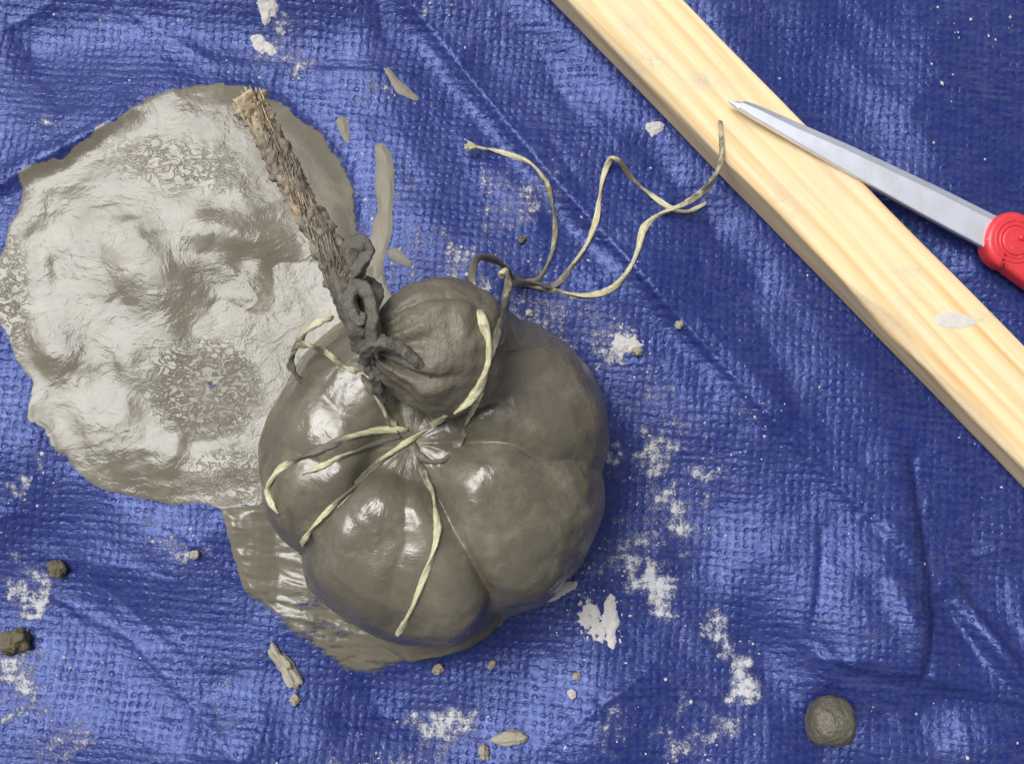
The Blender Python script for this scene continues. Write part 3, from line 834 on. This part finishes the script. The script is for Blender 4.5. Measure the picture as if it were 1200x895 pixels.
for k in range(620):
    i0 = int(rng.uniform(0, 120)); ln = int(rng.uniform(8, 34)); i1 = min(i0 + ln, 149)
    ii = np.linspace(i0, i1, 6).astype(int)
    ang = rng.uniform(0, 2 * math.pi) + np.linspace(0, rng.normal(0.9, 0.5), 6)
    off = srad[ii] * (0.93 + 0.10 * rng.random()) + np.linspace(0, 1, 6) ** 2 * max(0, rng.normal(0.0, 0.0005))
    pp = sp[ii] + off[:, None] * (np.cos(ang)[:, None] * N_[ii] + 0.85 * np.sin(ang)[:, None] * Bn_[ii])
    r0 = rng.uniform(.00010, .00026)
    vv, ff, t3 = tube(pp, [r0, r0, r0, r0, r0 * .9, r0 * .5], 4)
    parts.append((vv, ff, t3))
    tints.append(np.repeat(rope_tint(np.array([L[i0] * .5 + L[i1] * .5]), rng.normal(0.15, 0.4)), len(vv), 0))
for k in range(170):      # frayed bristles at the cut tip
    ang, rr = rng.uniform(0, 2 * math.pi), math.sqrt(rng.random()) * srad[0]
    d0 = math.cos(ang) * N_[0] + 0.85 * math.sin(ang) * Bn_[0]
    p0 = sp[3] + d0 * rr
    pp = [p0 + T_[0] * 0.002, p0, p0 - T_[0] * rng.uniform(.001, .0035) + d0 * rng.uniform(0, .0018) * rr / srad[0]]
    r0 = rng.uniform(.00018, .0004)
    vv, ff, t3 = tube(catmull(pp, 5), [r0, r0, r0, r0, r0 * .6], 4)
    parts.append((vv, ff, t3))
    tints.append(np.repeat(rope_tint(np.array([0.0]), rng.normal(0.15, 0.3)), len(vv), 0))
v, f, t = join_parts(parts)
fib = new_mesh('fibres', v, f, M_ROPE, parent=stem, attrs={'tint': np.vstack(tints)})
fib.matrix_parent_inverse = Matrix.Identity(4)
tag(fib, kind='stuff')

# clay-stiffened cloth twisted round the foot of the stem
M_TWIST = make_clay_material('clay_stiff_cloth', (0.085, 0.077, 0.062), (0.13, 0.118, 0.094), rough=(0.45, 0.65), bump=0.8, bdist=0.0008, nscale=700, spec=0.4)
TW = [
    ([(436, 420, .086), (424, 398, .094), (412, 372, .099), (402, 348, .100), (393, 322, .100), (386, 300, .099)], [3.2, 3.4, 3.0, 2.6, 2.0, 1.0], 3),
    ([(442, 412, .092), (438, 388, .099), (436, 364, .101), (431, 346, .101), (420, 338, .101), (412, 346, .102), (414, 362, .102), (422, 376, .102), (426, 366, .103)], [3, 3.2, 3.0, 2.8, 2.6, 2.2, 1.9, 1.6, 1.0], 9),
    ([(432, 366, .097), (440, 352, .092), (438, 336, .088), (428, 326, .088)], [2.4, 2.8, 2.4, 1.6], 5),
    ([(408, 338, .096), (418, 318, .098), (428, 304, .098), (430, 294, .098), (422, 289, .098), (413, 291, .098), (410, 302, .098), (414, 318, .098)], [2.0, 3.0, 3.2, 3.2, 3.0, 3.0, 2.6, 2.0], 1),
    ([(428, 424, .086), (432, 410, .095), (446, 402, .099), (462, 406, .098), (478, 414, .0965), (494, 428, .0945), (506, 440, .092)], [2.2, 2.6, 2.8, 2.6, 2.3, 1.8, .9], 7),
    ([(430, 402, .095), (440, 399, .099), (452, 397, .099)], [1.6, 1.8, 1.2], 2),
    ([(434, 428, .084), (440, 440, .084), (444, 456, .080), (450, 470, .076)], [3, 2.8, 2.2, 1.2], 4),
    ([(420, 408, .086), (414, 386, .092), (402, 364, .094), (396, 346, .094)], [2.6, 2.6, 2.2, 1.2], 6),
]
for path, rad, sd in TW:
    n = len(path) * 10
    pa = catmull([tuple(P(*q)) for q in path], n)
    r = np.interp(np.linspace(0, 1, n), np.linspace(0, 1, len(rad)), rad) * MM
    v, f, t = tube(pa, r, 22, 0.72, 2.0, 0.30, 330, sd * 3.0, lobes=4, lobe_amp=0.14)
    new_mesh('cloth_twist', v, f, M_TWIST, parent=pumpkin)

# ------------------------------------------------------------------ pine plank
def make_pine_material():
    m, nt, b = mat_new('pine_wood')
    g = NT(nt); co = g.coord()
    warp = g.noise(g.mapping(co, scale=(0.10, 1.0, 1.0)), 38, 3, 0.5)
    sx = g.n.new('ShaderNodeSeparateXYZ'); g.l.new(co, sx.inputs[0])
    yy = g.math('ADD', sx.outputs[1], g.math('MULTIPLY', sx.outputs[2], 0.55))
    yy = g.math('ADD', yy, g.math('MULTIPLY', sx.outputs[0], 0.028))
    ph = g.math('ADD', g.math('MULTIPLY', yy, 135.0), g.math('MULTIPLY', warp, 2.6))
    fr = g.math('FRACT', ph)
    ring = g.math('MULTIPLY', g.remap(fr, 0.15, 0.72), g.remap(fr, 1.0, 0.74))
    ring = g.math('MULTIPLY', ring, g.remap(g.noise(g.mapping(co, scale=(0.04, 1.0, 1.0)), 190, 2, 0.5), 0.35, 0.65, 0.15, 1.0))
    fine = g.noise(g.mapping(co, scale=(0.03, 1.0, 1.0)), 900, 3, 0.6)
    tone = g.noise(g.mapping(co, scale=(0.25, 1.0, 1.0)), 60, 3, 0.5)
    col = g.mix(ring, (0.72, 0.59, 0.36), (0.58, 0.35, 0.13))
    col = g.mix(g.remap(tone, 0.35, 0.7, 0.0, 0.45), col, (0.70, 0.56, 0.34))
    col = g.mix(g.remap(fine, 0.46, 0.72, 0.0, 0.34), col, (0.55, 0.38, 0.19))
    smg = g.math('MULTIPLY', g.math('ADD', g.attr('smudge'), g.remap(g.noise(co, 30, 4, 0.6), 0.5, 0.8, 0.0, 0.35)), g.remap(g.noise(co, 420, 4, 0.6), 0.38, 0.60))
    col = g.mix(smg, col, (0.42, 0.37, 0.33))
    g.put(b.inputs['Base Color'], col)
    b.inputs['Roughness'].default_value = 0.55
    b.inputs['Specular IOR Level'].default_value = 0.35
    g.put(b.inputs['Normal'], g.bump(g.math('ADD', fine, g.math('MULTIPLY', ring, 0.5)), 0.25, 0.0003))
    return m
M_PINE = make_pine_material()
# section outline (across, up) with rounded arrises, swept along the length
sec = []
cr = 0.0013
for (cx, cy, a0) in [(cr, cr, 180), (PLANK_W - cr, cr, 270), (PLANK_W - cr, PLANK_T - cr, 0), (cr, PLANK_T - cr, 90)]:
    for k in range(6):
        a = math.radians(a0 + 90 * k / 5)
        sec.append((cx + cr * math.cos(a), cy + cr * math.sin(a)))
def dens(pts):
    out = []
    for i in range(len(pts)):
        a, b2 = np.array(pts[i]), np.array(pts[(i + 1) % len(pts)])
        n = max(1, int(np.linalg.norm(b2 - a) / 0.0016))
        out += [tuple(a + (b2 - a) * t / n) for t in range(n)]
    return np.array(out)
sec = dens(sec)
LX = np.arange(-0.34, 0.40, 0.0016)
nsx, nse = len(LX), len(sec)
U = np.repeat(sec[None, :, 0], nsx, 0); V_ = np.repeat(sec[None, :, 1], nsx, 0)
XX = np.repeat(LX[:, None], nse, 1)
U = U + 0.00022 * fbm(XX * 30, U * 60, V_ * 60, 2)
V_ = V_ + 0.00015 * fbm(XX * 25 + 9, U * 60, V_ * 60, 2) * (V_ > 0.01)
# wane and chips along the near upper arris
def chip(c, w, d):
    global U, V_
    wgt = np.exp(-((XX - c) / w) ** 2) * d
    lim = wgt
    s = (U) + (PLANK_T - V_)
    dep = np.clip(lim - s, 0, None)
    U = U + dep * 0.5; V_ = V_ - dep * 0.5
px0 = P(985, 340, PLANK_T) - _pa
chip(px0.dot(_pd) + 0.026, 0.020, 0.0050)
chip(px0.dot(_pd) + 0.075, 0.03, 0.0035)
chip(px0.dot(_pd) - 0.12, 0.05, 0.0028)
chip(px0.dot(_pd) - 0.21, 0.012, 0.0045)
lv = np.stack([XX, U, V_], -1).reshape(-1, 3)
lf = []
for i in range(nsx - 1):
    for j in range(nse):
        j2 = (j + 1) % nse
        lf.append([i * nse + j, i * nse + j2, (i + 1) * nse + j2, (i + 1) * nse + j])
lf.append([j for j in range(nse)][::-1])
lf.append([(nsx - 1) * nse + j for j in range(nse)])
lf = [q[::-1] for q in lf]
wx = _pa.x + lv[:, 0] * _pd.x + lv[:, 1] * _pn.x
wy = _pa.y + lv[:, 0] * _pd.y + lv[:, 1] * _pn.y
q_, r_ = to_px(wx, wy, lv[:, 2])
smud = np.zeros(len(lv))
for (a, b2, c, d, e, s) in [(760, 75, 22, 9, -10, .75), (825, 95, 20, 10, 10, .65), (918, 240, 20, 30, -40, .5), (1065, 318, 16, 5, -5, .8), (745, 30, 20, 10, 0, .35), (1150, 372, 16, 7, 0, .7), (862, 150, 20, 8, 0, .3), (1015, 347, 10, 6, 0, .5), (985, 205, 14, 6, 0, .35)]:
    smud = np.maximum(smud, s * blob(q_, r_, a, b2, c, d, e))
plank = new_mesh('wood_plank', lv, lf, M_PINE, attrs={'smudge': smud})
plank.location = (_pa.x, _pa.y, 0.0006)
plank.rotation_euler = (0, 0, PLANK_DIR)
tag(plank, 'long pale pine plank lying diagonally across the blue tarp', 'plank')

# ------------------------------------------------------------------ scissors
M_STEEL, nt, b = mat_new('brushed_steel')
g = NT(nt); co = g.coord()
n = g.noise(g.mapping(co, scale=(1.0, 0.06, 1.0)), 900, 3, 0.6)
g.put(b.inputs['Base Color'], g.mix(g.remap(g.noise(co, 90, 4, 0.6), 0.4, 0.75), (0.84, 0.86, 0.93), (0.72, 0.73, 0.78)))
b.inputs['Metallic'].default_value = 1.0
g.put(b.inputs['Roughness'], g.remap(n, 0.3, 0.7, 0.46, 0.50))
g.put(b.inputs['Normal'], g.bump(n, 0.015, 0.0002))
M_RED, nt, b = mat_new('red_plastic')
g = NT(nt); co = g.coord()
dirt = g.remap(g.noise(co, 500, 4, 0.65), 0.60, 0.72)
g.put(b.inputs['Base Color'], g.mix(g.math('MULTIPLY', dirt, 0.25), (0.56, 0.034, 0.042), (0.55, 0.40, 0.38)))
b.inputs['Roughness'].default_value = 0.36
g.put(b.inputs['Normal'], g.bump(g.noise(co, 700, 3), 0.12, 0.0003))

TIP = P(854, 118, 0.0245); BOSS = P(1179, 286, 0.0125)
sxv = (BOSS - TIP).normalized()
syv = Vector((0, 0, 1)).cross(sxv).normalized()          # up right in the picture
szv = sxv.cross(syv)
SM = Matrix((sxv, syv, szv)).transposed().to_4x4()
scissors = empty('scissors', tuple(TIP))
tag(scissors, 'steel scissors with red handle, blade tip resting on the pine plank', 'scissors')
def sciss_part(name, verts, faces, mat, flat=False, parent=scissors):
    w = [TIP + sxv * v[0] + syv * v[1] + szv * v[2] for v in verts]
    o = new_mesh(name, [tuple(p) for p in w], faces, mat, parent=scissors, flat=flat)
    if parent is not scissors:
        o.parent = parent
        o.matrix_parent_inverse = Matrix.Identity(4)
    return o
def blade(name, x0, x1, lo, hi, zt, zb, bevel, tipr):
    """lo/hi: lower and upper edge as functions of x; a ground bevel runs along the upper edge"""
    xs = np.concatenate([x0 + tipr * (1 - np.cos(np.linspace(0, math.pi / 2, 9))), np.linspace(x0 + tipr * 1.1, x1, 50)])
    V, F = [], []
    for x in xs:
        k = min(1.0, (x - x0) / tipr)
        rnd = math.sqrt(max(0.0, 1 - (1 - k) ** 2))
        a, c = lo(x), hi(x)
        m0 = a + (c - a) * 0.45
        a, c = m0 + (a - m0) * rnd, m0 + (c - m0) * rnd
        bw = min(bevel, (c - a) * 0.35)
        e = min(0.0004, (c - a) * 0.1)
        V += [(x, a, zb), (x, a, zt - 0.0003), (x, a + e, zt), (x, c - bw, zt), (x, c, zb + 0.0004), (x, c, zb)]
    n = 6
    for i in range(len(xs) - 1):
        for j in range(n):
            j2 = (j + 1) % n
            F.append([i * n + j, (i + 1) * n + j, (i + 1) * n + j2, i * n + j2])
    F.append([j for j in range(n)][::-1]); F.append([(len(xs) - 1) * n + j for j in range(n)])
    return sciss_part(name, V, [q[::-1] for q in F], M_STEEL, flat=True)
hiL = lambda x: np.interp(x, [0, .004, .012, .05, .09, .13], [.0012, .0024, .0036, .0062, .0078, .0084])
loL = lambda x: np.interp(x, [0, .004, .012, .05, .09, .13], [-.0010, -.0015, -.0022, -.0042, -.0056, -.0062])
blade('blade', 0.0045, 0.1215, loL, hiL, 0.0018, 0.0004, 0.0028, 0.002)
blade('blade', 0.0, 0.1215, lambda x: loL(x) + .0002, lambda x: hiL(x) - .0004, 0.0002, -0.0012, 0.0016, 0.004)
# handle: rounded slab with a circular boss over the pivot; the two finger loops lie beyond the picture
def rounded_slab(outline, zb, zt, rnd=0.002, rings=5):
    """dome-edged slab from a closed outline"""
    o = np.asarray(outline, float)
    nx = np.roll(o, -1, 0) - np.roll(o, 1, 0)
    nrm = np.stack([nx[:, 1], -nx[:, 0]], -1); nrm /= np.linalg.norm(nrm, axis=1)[:, None]
    area = 0.5 * np.sum(o[:, 0] * np.roll(o[:, 1], -1) - np.roll(o[:, 0], -1) * o[:, 1])
    if area < 0: nrm = -nrm
    V, F = [], []
    n = len(o)
    lv = [(math.pi / 2 * k / rings) for k in range(rings + 1)]
    prof2 = [(-rnd * (1 - math.cos(a)), zb + rnd * (1 - math.sin(a))) for a in lv[::-1]]
    prof2 = [(-(rnd - rnd * math.cos(a)), zb + rnd - rnd * math.sin(a)) for a in lv[::-1]] + [(-(rnd - rnd * math.cos(a)), zt - rnd + rnd * math.sin(a)) for a in lv]
    for d, z in prof2:
        q = o + nrm * d
        V += [(x, y, z) for x, y in q]
    for i in range(len(prof2) - 1):
        for j in range(n):
            j2 = (j + 1) % n
            F.append([i * n + j, i * n + j2, (i + 1) * n + j2, (i + 1) * n + j])
    cb = len(V); V.append((*o.mean(0), zb)); ct = len(V); V.append((*o.mean(0), zt))
    top = (len(prof2) - 1) * n
    for j in range(n):
        j2 = (j + 1) % n
        F.append([cb, j2, j]); F.append([ct, top + j, top + j2])
    if area < 0: F = [q[::-1] for q in F]
    return V, F
XB = (BOSS - TIP).length
arc = [(XB + 0.0105 * math.cos(a), 0.0012 + 0.0118 * math.sin(a)) for a in np.linspace(math.radians(75), math.radians(285), 40)]
outl = arc + [(XB + .012, -.0118), (XB + .026, -.0130), (XB + .042, -.0105), (XB + .044, .0105), (XB + .026, .0132), (XB + .012, .0138)]
oc = catmull(outl + [outl[0]], 160)[:-1]
V, F = rounded_slab(oc, -0.0055, 0.0042, 0.0024)
handle = sciss_part('handle', V, F, M_RED)
def ring_mesh(cx, cy, cz, r, w, hgt, n=64, m=10):
    V, F = [], []
    for i in range(n):
        a = 2 * math.pi * i / n
        for j in range(m):
            bq = 2 * math.pi * j / m
            rr = r + w * math.cos(bq)
            V.append((cx + rr * math.cos(a), cy + rr * math.sin(a), cz + hgt * math.sin(bq)))
    for i in range(n):
        for j in range(m):
            F.append([i * m + j, ((i + 1) % n) * m + j, ((i + 1) % n) * m + (j + 1) % m, i * m + (j + 1) % m])
    return V, F
for r in (0.0085, 0.0066):
    V, F = ring_mesh(XB + 0.0015, 0.0012, 0.0042, r, 0.0006, 0.00045)
    sciss_part('boss_ring', V, F, M_RED, parent=handle)
V, F = rounded_slab([(XB + 0.0015 + .0060 * math.cos(a), .0012 + .0060 * math.sin(a)) for a in np.linspace(0, 2 * math.pi, 48, endpoint=False)], 0.0030, 0.0050, 0.0008)
sciss_part('pivot_cap', V, F, M_RED, parent=handle)
V, F = rounded_slab([(XB + .0025 + .0013 * math.cos(a), .0030 + .0013 * math.sin(a)) for a in np.linspace(0, 2 * math.pi, 24, endpoint=False)], 0.0040, 0.0062, 0.0010)
sciss_part('pivot_pin', V, F, M_RED, parent=handle)
for sgn in (-1, 1):
    lp = []
    for k in range(60):
        a = 2 * math.pi * k / 60
        lp.append((XB + .062 + .027 * math.cos(a), sgn * (.0185 + .0015 * math.cos(a)) + .0125 * math.sin(a), -0.0012))
    lp = np.array(lp + lp[:3])
    v, f, t = tube(lp, 0.0042, 14)
    sciss_part('finger_loop', v.tolist(), f, M_RED, parent=handle)

# ------------------------------------------------------------------ clay ball
def lump(name, c, r, mat, seed, rough=0.06, nf=1.4, scale=(1, 1, 1), rotz=0.0, nu=48, nv=24, fine=0.012):
    a = np.linspace(0, 2 * math.pi, nu, endpoint=False); p = np.linspace(0, math.pi, nv)
    A, Pp = np.meshgrid(a, p, indexing='ij')
    x, y, z = np.cos(A) * np.sin(Pp), np.sin(A) * np.sin(Pp), np.cos(Pp)
    d = 1 + rough * fbm(x * nf + seed, y * nf, z * nf, 3) + fine * fbm(x * 7 + seed, y * 7, z * 7, 3)
    x, y, z = x * d * scale[0], y * d * scale[1], z * d * scale[2]
    cz, sz = math.cos(rotz), math.sin(rotz)
    V = np.stack([x * cz - y * sz, x * sz + y * cz, z], -1).reshape(-1, 3) * r + np.array(c)
    base = (c[0], c[1], c[2] - r * scale[2])
    return new_mesh(name, V, grid_faces(nu, nv, wrap_u=True)[:, ::-1], mat, loc=base)
M_BALL = make_clay_material('damp_clay', (0.085, 0.076, 0.055), (0.115, 0.102, 0.075), rough=(0.30, 0.42), bump=1.0, bdist=0.0006, nscale=750, spec=0.5)
ball = lump('clay_ball', (BALL_C.x, BALL_C.y, 0.0092), 0.0094, M_BALL, 3.0, 0.10, 1.1, nu=160, nv=90, fine=0.016)
tag(ball, 'small round ball of grey clay on the tarp at the lower right', 'clay ball')

# ------------------------------------------------------------------ smears, dried splats, crumbs
M_SMEAR = make_clay_material('slip_drip', (0.155, 0.140, 0.102), (0.20, 0.182, 0.138), rough=(0.5, 0.65), bump=0.3, bdist=0.0004, nscale=400)
M_DRY = make_clay_material('dried_clay', (0.40, 0.385, 0.37), (0.52, 0.50, 0.485), rough=(0.75, 0.9), bump=0.8, bdist=0.0005, nscale=600, spec=0.2)
M_DRY2 = make_clay_material('half_dried_clay', (0.27, 0.25, 0.20), (0.36, 0.33, 0.26), rough=(0.6, 0.8), bump=0.8, bdist=0.0006, nscale=600, spec=0.3)
M_CRUMB = make_clay_material('clay_crumb', (0.10, 0.085, 0.050), (0.16, 0.14, 0.085), rough=(0.55, 0.8), bump=0.9, bdist=0.0010, nscale=700, spec=0.3)
M_PINK = make_clay_material('pinkish_grit', (0.26, 0.215, 0.165), (0.36, 0.30, 0.24), rough=(0.6, 0.8), bump=0.8, bdist=0.0006, nscale=600, spec=0.3)
M_MARK = make_clay_material('clay_mark', (0.50, 0.47, 0.43), (0.56, 0.53, 0.49), rough=(0.6, 0.75), bump=0.2, bdist=0.0003, nscale=400, spec=0.3)
def splat(name, px, py, rx, ry, rot, mat, label, cat, thick=0.0005, ragged=0.35, seed=0.0, zbase=None, bend=0.0, group=None):
    nu, nv = 110, 12
    a = np.linspace(0, 2 * math.pi, nu, endpoint=False)
    f = np.linspace(0, 1, nv)
    A, Fq = np.meshgrid(a, f, indexing='ij')
    rr = 1 + ragged * fbm(np.cos(A) * 1.7 + seed, np.sin(A) * 1.7, seed, 4)
    lx, ly = rx * rr * Fq * np.cos(A), ry * rr * Fq * np.sin(A)
    ly = ly + bend * (lx / rx) ** 2
    c, s = math.cos(math.radians(rot)), math.sin(math.radians(rot))
    qx, qy = px + lx * c - ly * s, py + lx * s + ly * c
    zz = 0.0 if zbase is None else zbase
    pts = [P(u, w, zz) for u, w in zip(qx.ravel(), qy.ravel())]
    X = np.array([p.x for p in pts]).reshape(A.shape); Y = np.array([p.y for p in pts]).reshape(A.shape)
    base = tarp_h(X, Y) if zbase is None else np.full(X.shape, zbase)
    Z = base + thick * (1 - Fq ** 4) * (1 + 0.4 * fbm(X * 600, Y * 600, seed, 3)) + np.where(Fq > 0.999, -0.00015, 0.0001)
    V = np.stack([X, Y, Z], -1).reshape(-1, 3)
    cc = (float(X[:, 0].mean()), float(Y[:, 0].mean()), float(base[0, 0]))
    o = new_mesh(name, V, grid_faces(nu, nv, wrap_u=True)[:, ::-1], mat, loc=cc)
    return tag(o, label, cat, group)
def drip(name, poly, label, thick=0.0005, en=2.5):
    o = wet_sheet(name, poly, lambda qx, qy, sd, X, Y: 0.0002 + thick * smooth(0, 6, sd) * (1 + 0.35 * fbm(qx / 6, qy / 22, 1.0, 3)), M_SMEAR, 0.0004, edge_noise=en)
    return tag(o, label, 'smear')
drip('slip_streak', [(439, 169), (448, 166), (456, 178), (460, 200), (461, 240), (457, 275), (450, 300), (447, 330), (436, 326), (434, 300), (426, 290), (436, 272), (441, 245), (441, 205)],
     'long brown-grey slip streak on the tarp just right of the rope stem')
drip('slip_drip', [(448, 76), (455, 74), (463, 86), (474, 97), (482, 104), (491, 110), (488, 114), (476, 110), (464, 103), (456, 92)], 'narrow brown slip drip on dark blue tarp above the frayed twine end')
drip('slip_drip', [(393, 138), (399, 133), (407, 140), (409, 152), (408, 165), (402, 163), (395, 150)], 'small oval slip drip beside the upper right edge of the puddle')
drip('slip_drip', [(454, 294), (463, 291), (475, 299), (483, 308), (480, 313), (468, 309), (457, 301)], 'oval slip drip on the tarp between rope stem and round knob')
drip('slip_drip', [(336, 656), (342, 650), (356, 650), (366, 656), (362, 664), (346, 663)], 'small wet slip drip touching the lower left of the pumpkin', 0.0009)
splat('clay_mark', 1119, 376, 25, 10.5, 4, M_MARK, 'smooth oval grey clay mark on the pine plank', 'clay mark', .00025, .10, 6.0, zbase=PLANK_T + 0.0006)
GRP = 'dried clay splats on the tarp'
for px, py, rx, ry, rot, sd, rg, lab in [
    (303, 48, 13, 6, 45, 7, .35, 'slender white dried clay splat above the rope tip'),
    (316, 8, 11, 14, 0, 8, .45, 'white dried clay splat at the top edge above the puddle'),
    (717, 729, 9, 30, 4, 9, .35, 'upright white dried clay splat below right of the pumpkin'),
    (691, 730, 11, 20, -20, 10, .55, 'ragged white dried clay splat just left of a taller upright one'),
    (738, 402, 17, 10, 10, 12, .55, 'star shaped white dried clay splat right of the pumpkin shoulder'),
    (655, 694, 20, 4, -32, 13, .3, 'thin white sliver of dried clay under the pumpkin rim'),
    (768, 149, 8, 6, 0, 16, .4, 'tiny white clay flake on dark tarp beside the plank'),
    ]:
    rs = random.Random(sd)
    bl = []
    for k in range(7):
        q = rs.uniform(-.75, .75); w = rs.uniform(-.6, .6)
        c_, s_ = math.cos(math.radians(rot)), math.sin(math.radians(rot))
        bl.append((px + q * rx * c_ - w * ry * s_, py + q * rx * s_ + w * ry * c_, rs.uniform(.25, .55) * rx, rs.uniform(.35, .7) * ry))
    def fld(qx, qy, bl=bl, rot=rot, rg=rg, sd=sd, m=min(rx, ry)):
        f_ = np.zeros_like(qx)
        for (a_, b_, c_, d_) in bl:
            f_ = np.maximum(f_, blob(qx, qy, a_, b_, c_ + 2, d_ + 2, rot))
        return (f_ - 0.42 + 0.55 * rg * fbm(qx / 7, qy / 7, sd, 4, 0.65)) * m * 1.4
    m_ = max(rx, ry) * 1.5 + 5
    o = wet_sheet('dried_clay_splat', [(px - m_, py - m_), (px + m_, py - m_), (px + m_, py + m_), (px - m_, py + m_)],
                  lambda qx, qy, sd, X, Y: 0.0001 + 0.0006 * smooth(0, 4, sd) * (1 + 0.5 * fbm(qx / 5, qy / 5, 2.0, 3)), M_DRY, 0.0004, field=fld)
    tag(o, lab, 'clay splat', GRP)
GRP = 'loose clay crumbs'
def crumb(px, py, r_px, scale, rot, mat, seed, label, rough=0.35):
    r = r_px * 0.000345
    p = P(px, py, 0.0)
    z = float(tarp_h(p.x, p.y))
    p = P(px, py, z)
    o = lump('clay_crumb', (p.x, p.y, z + r * scale[2] * 0.8), r, mat, seed, rough, 1.6, scale, math.radians(rot), 40, 22, 0.06)
    tag(o, label, 'clay crumb', GRP)
crumb(69, 665, 11, (1, .8, .7), -30, M_CRUMB, 1.0, 'olive brown clay crumb on the dark tarp fold below the puddle')
crumb(21, 750, 14, (1, .9, .8), 20, M_CRUMB, 5.0, 'dark rough clay lump at the left edge of the tarp', .5)
crumb(333, 778, 21, (1, .38, .25), -60, M_DRY2, 8.0, 'long grey clay flake on the tarp below the slip film', .7)
crumb(599, 864, 18, (1, .45, .3), 5, M_DRY2, 11.0, 'pale wedge of clay on the tarp near the bottom edge', .3)
crumb(567, 880, 8, (.75, 1, .6), 0, M_PINK, 14.0, 'tan grit grain beside the pale clay wedge')
crumb(746, 412, 6, (1, .9, .8), 0, M_DRY2, 17.0, 'tiny grey pebble on the star shaped white splat')
crumb(513, 783, 6.5, (1, .8, .7), 30, M_PINK, 20.0, 'small tan crumb on the tarp directly below the pumpkin')
crumb(576, 778, 5.5, (1, .6, .6), 50, M_PINK, 23.0, 'tiny tan crumb below right of the pumpkin foot')
crumb(346, 819, 6.5, (.8, 1, .6), 0, M_PINK, 26.0, 'small tan grain below the long grey clay flake')
crumb(612, 281, 4.5, (1, 1, .8), 0, M_CRUMB, 29.0, 'tiny brown crumb between the two raised twine strands')
crumb(229, 650, 5.5, (1, .9, .8), 0, M_DRY2, 32.0, 'small round clay grain on the tarp left of the slip film')
crumb(675, 792, 4.5, (1, .9, .8), 0, M_DRY2, 35.0, 'tiny round clay grain on a bright tarp facet, upper of two')
crumb(670, 812, 5, (1, 1, .8), 0, M_DRY, 38.0, 'tiny white clay grain on a bright tarp facet, lower of two')
crumb(620, 367, 4, (1, 1, .8), 0, M_DRY, 41.0, 'tiny white grain beside the pumpkin under the twine bundle')
crumb(795, 381, 4.5, (1, 1, .8), 0, M_DRY2, 44.0, 'tiny pale grain on the tarp ridge below the plank')

# countless specks of grit, one mass
parts = []
def speck(px, py, r):
    p = P(px, py, 0.0); z = float(tarp_h(p.x, p.y))
    sc = np.array([random.uniform(.6, 1.5), random.uniform(.6, 1.2), random.uniform(.4, .8)]) * r
    V = np.array([(1, 0, 0), (0, 1, 0), (-1, 0, 0), (0, -1, 0), (0, 0, 1), (0, 0, -1)], float) * sc * (1 + np.random.default_rng(int(px * 7 + py)).uniform(-.3, .3, (6, 1)))
    a = random.uniform(0, 6.28)
    V = np.stack([V[:, 0] * math.cos(a) - V[:, 1] * math.sin(a), V[:, 0] * math.sin(a) + V[:, 1] * math.cos(a), V[:, 2]], -1) + np.array([p.x, p.y, z + r * .25])
    F = [[0, 1, 4], [1, 2, 4], [2, 3, 4], [3, 0, 4], [1, 0, 5], [2, 1, 5], [3, 2, 5], [0, 3, 5]]
    return V, F, np.zeros(6)
cnt = 0
while cnt < 560:
    if random.random() < 0.6:
        s = random.choice(STAINS[:42])
        px, py = random.gauss(s[0], s[2] * .9), random.gauss(s[1], s[3] * .9)
    else:
        px, py = random.uniform(-40, 1240), random.uniform(-40, 935)
    p = P(px, py)
    if math.hypot(p.x - PUMP_C.x, p.y - PUMP_C.y) < .068: continue
    u = (p - _pa).dot(_pn)
    if -0.001 < u < PLANK_W + .001: continue
    if poly_sd(np.array([px]), np.array([py]), PUDDLE)[0] > -4: continue
    parts.append(speck(px, py, random.choice([.00025, .0003, .0004, .0005, .0007]) * random.uniform(.7, 1.2)))
    cnt += 1
v, f, t = join_parts(parts)
specks = new_mesh('clay_grit', v, f, M_DRY, flat=True)
tag(specks, 'fine scatter of white dried clay grit over the blue tarp', 'grit', kind='stuff')
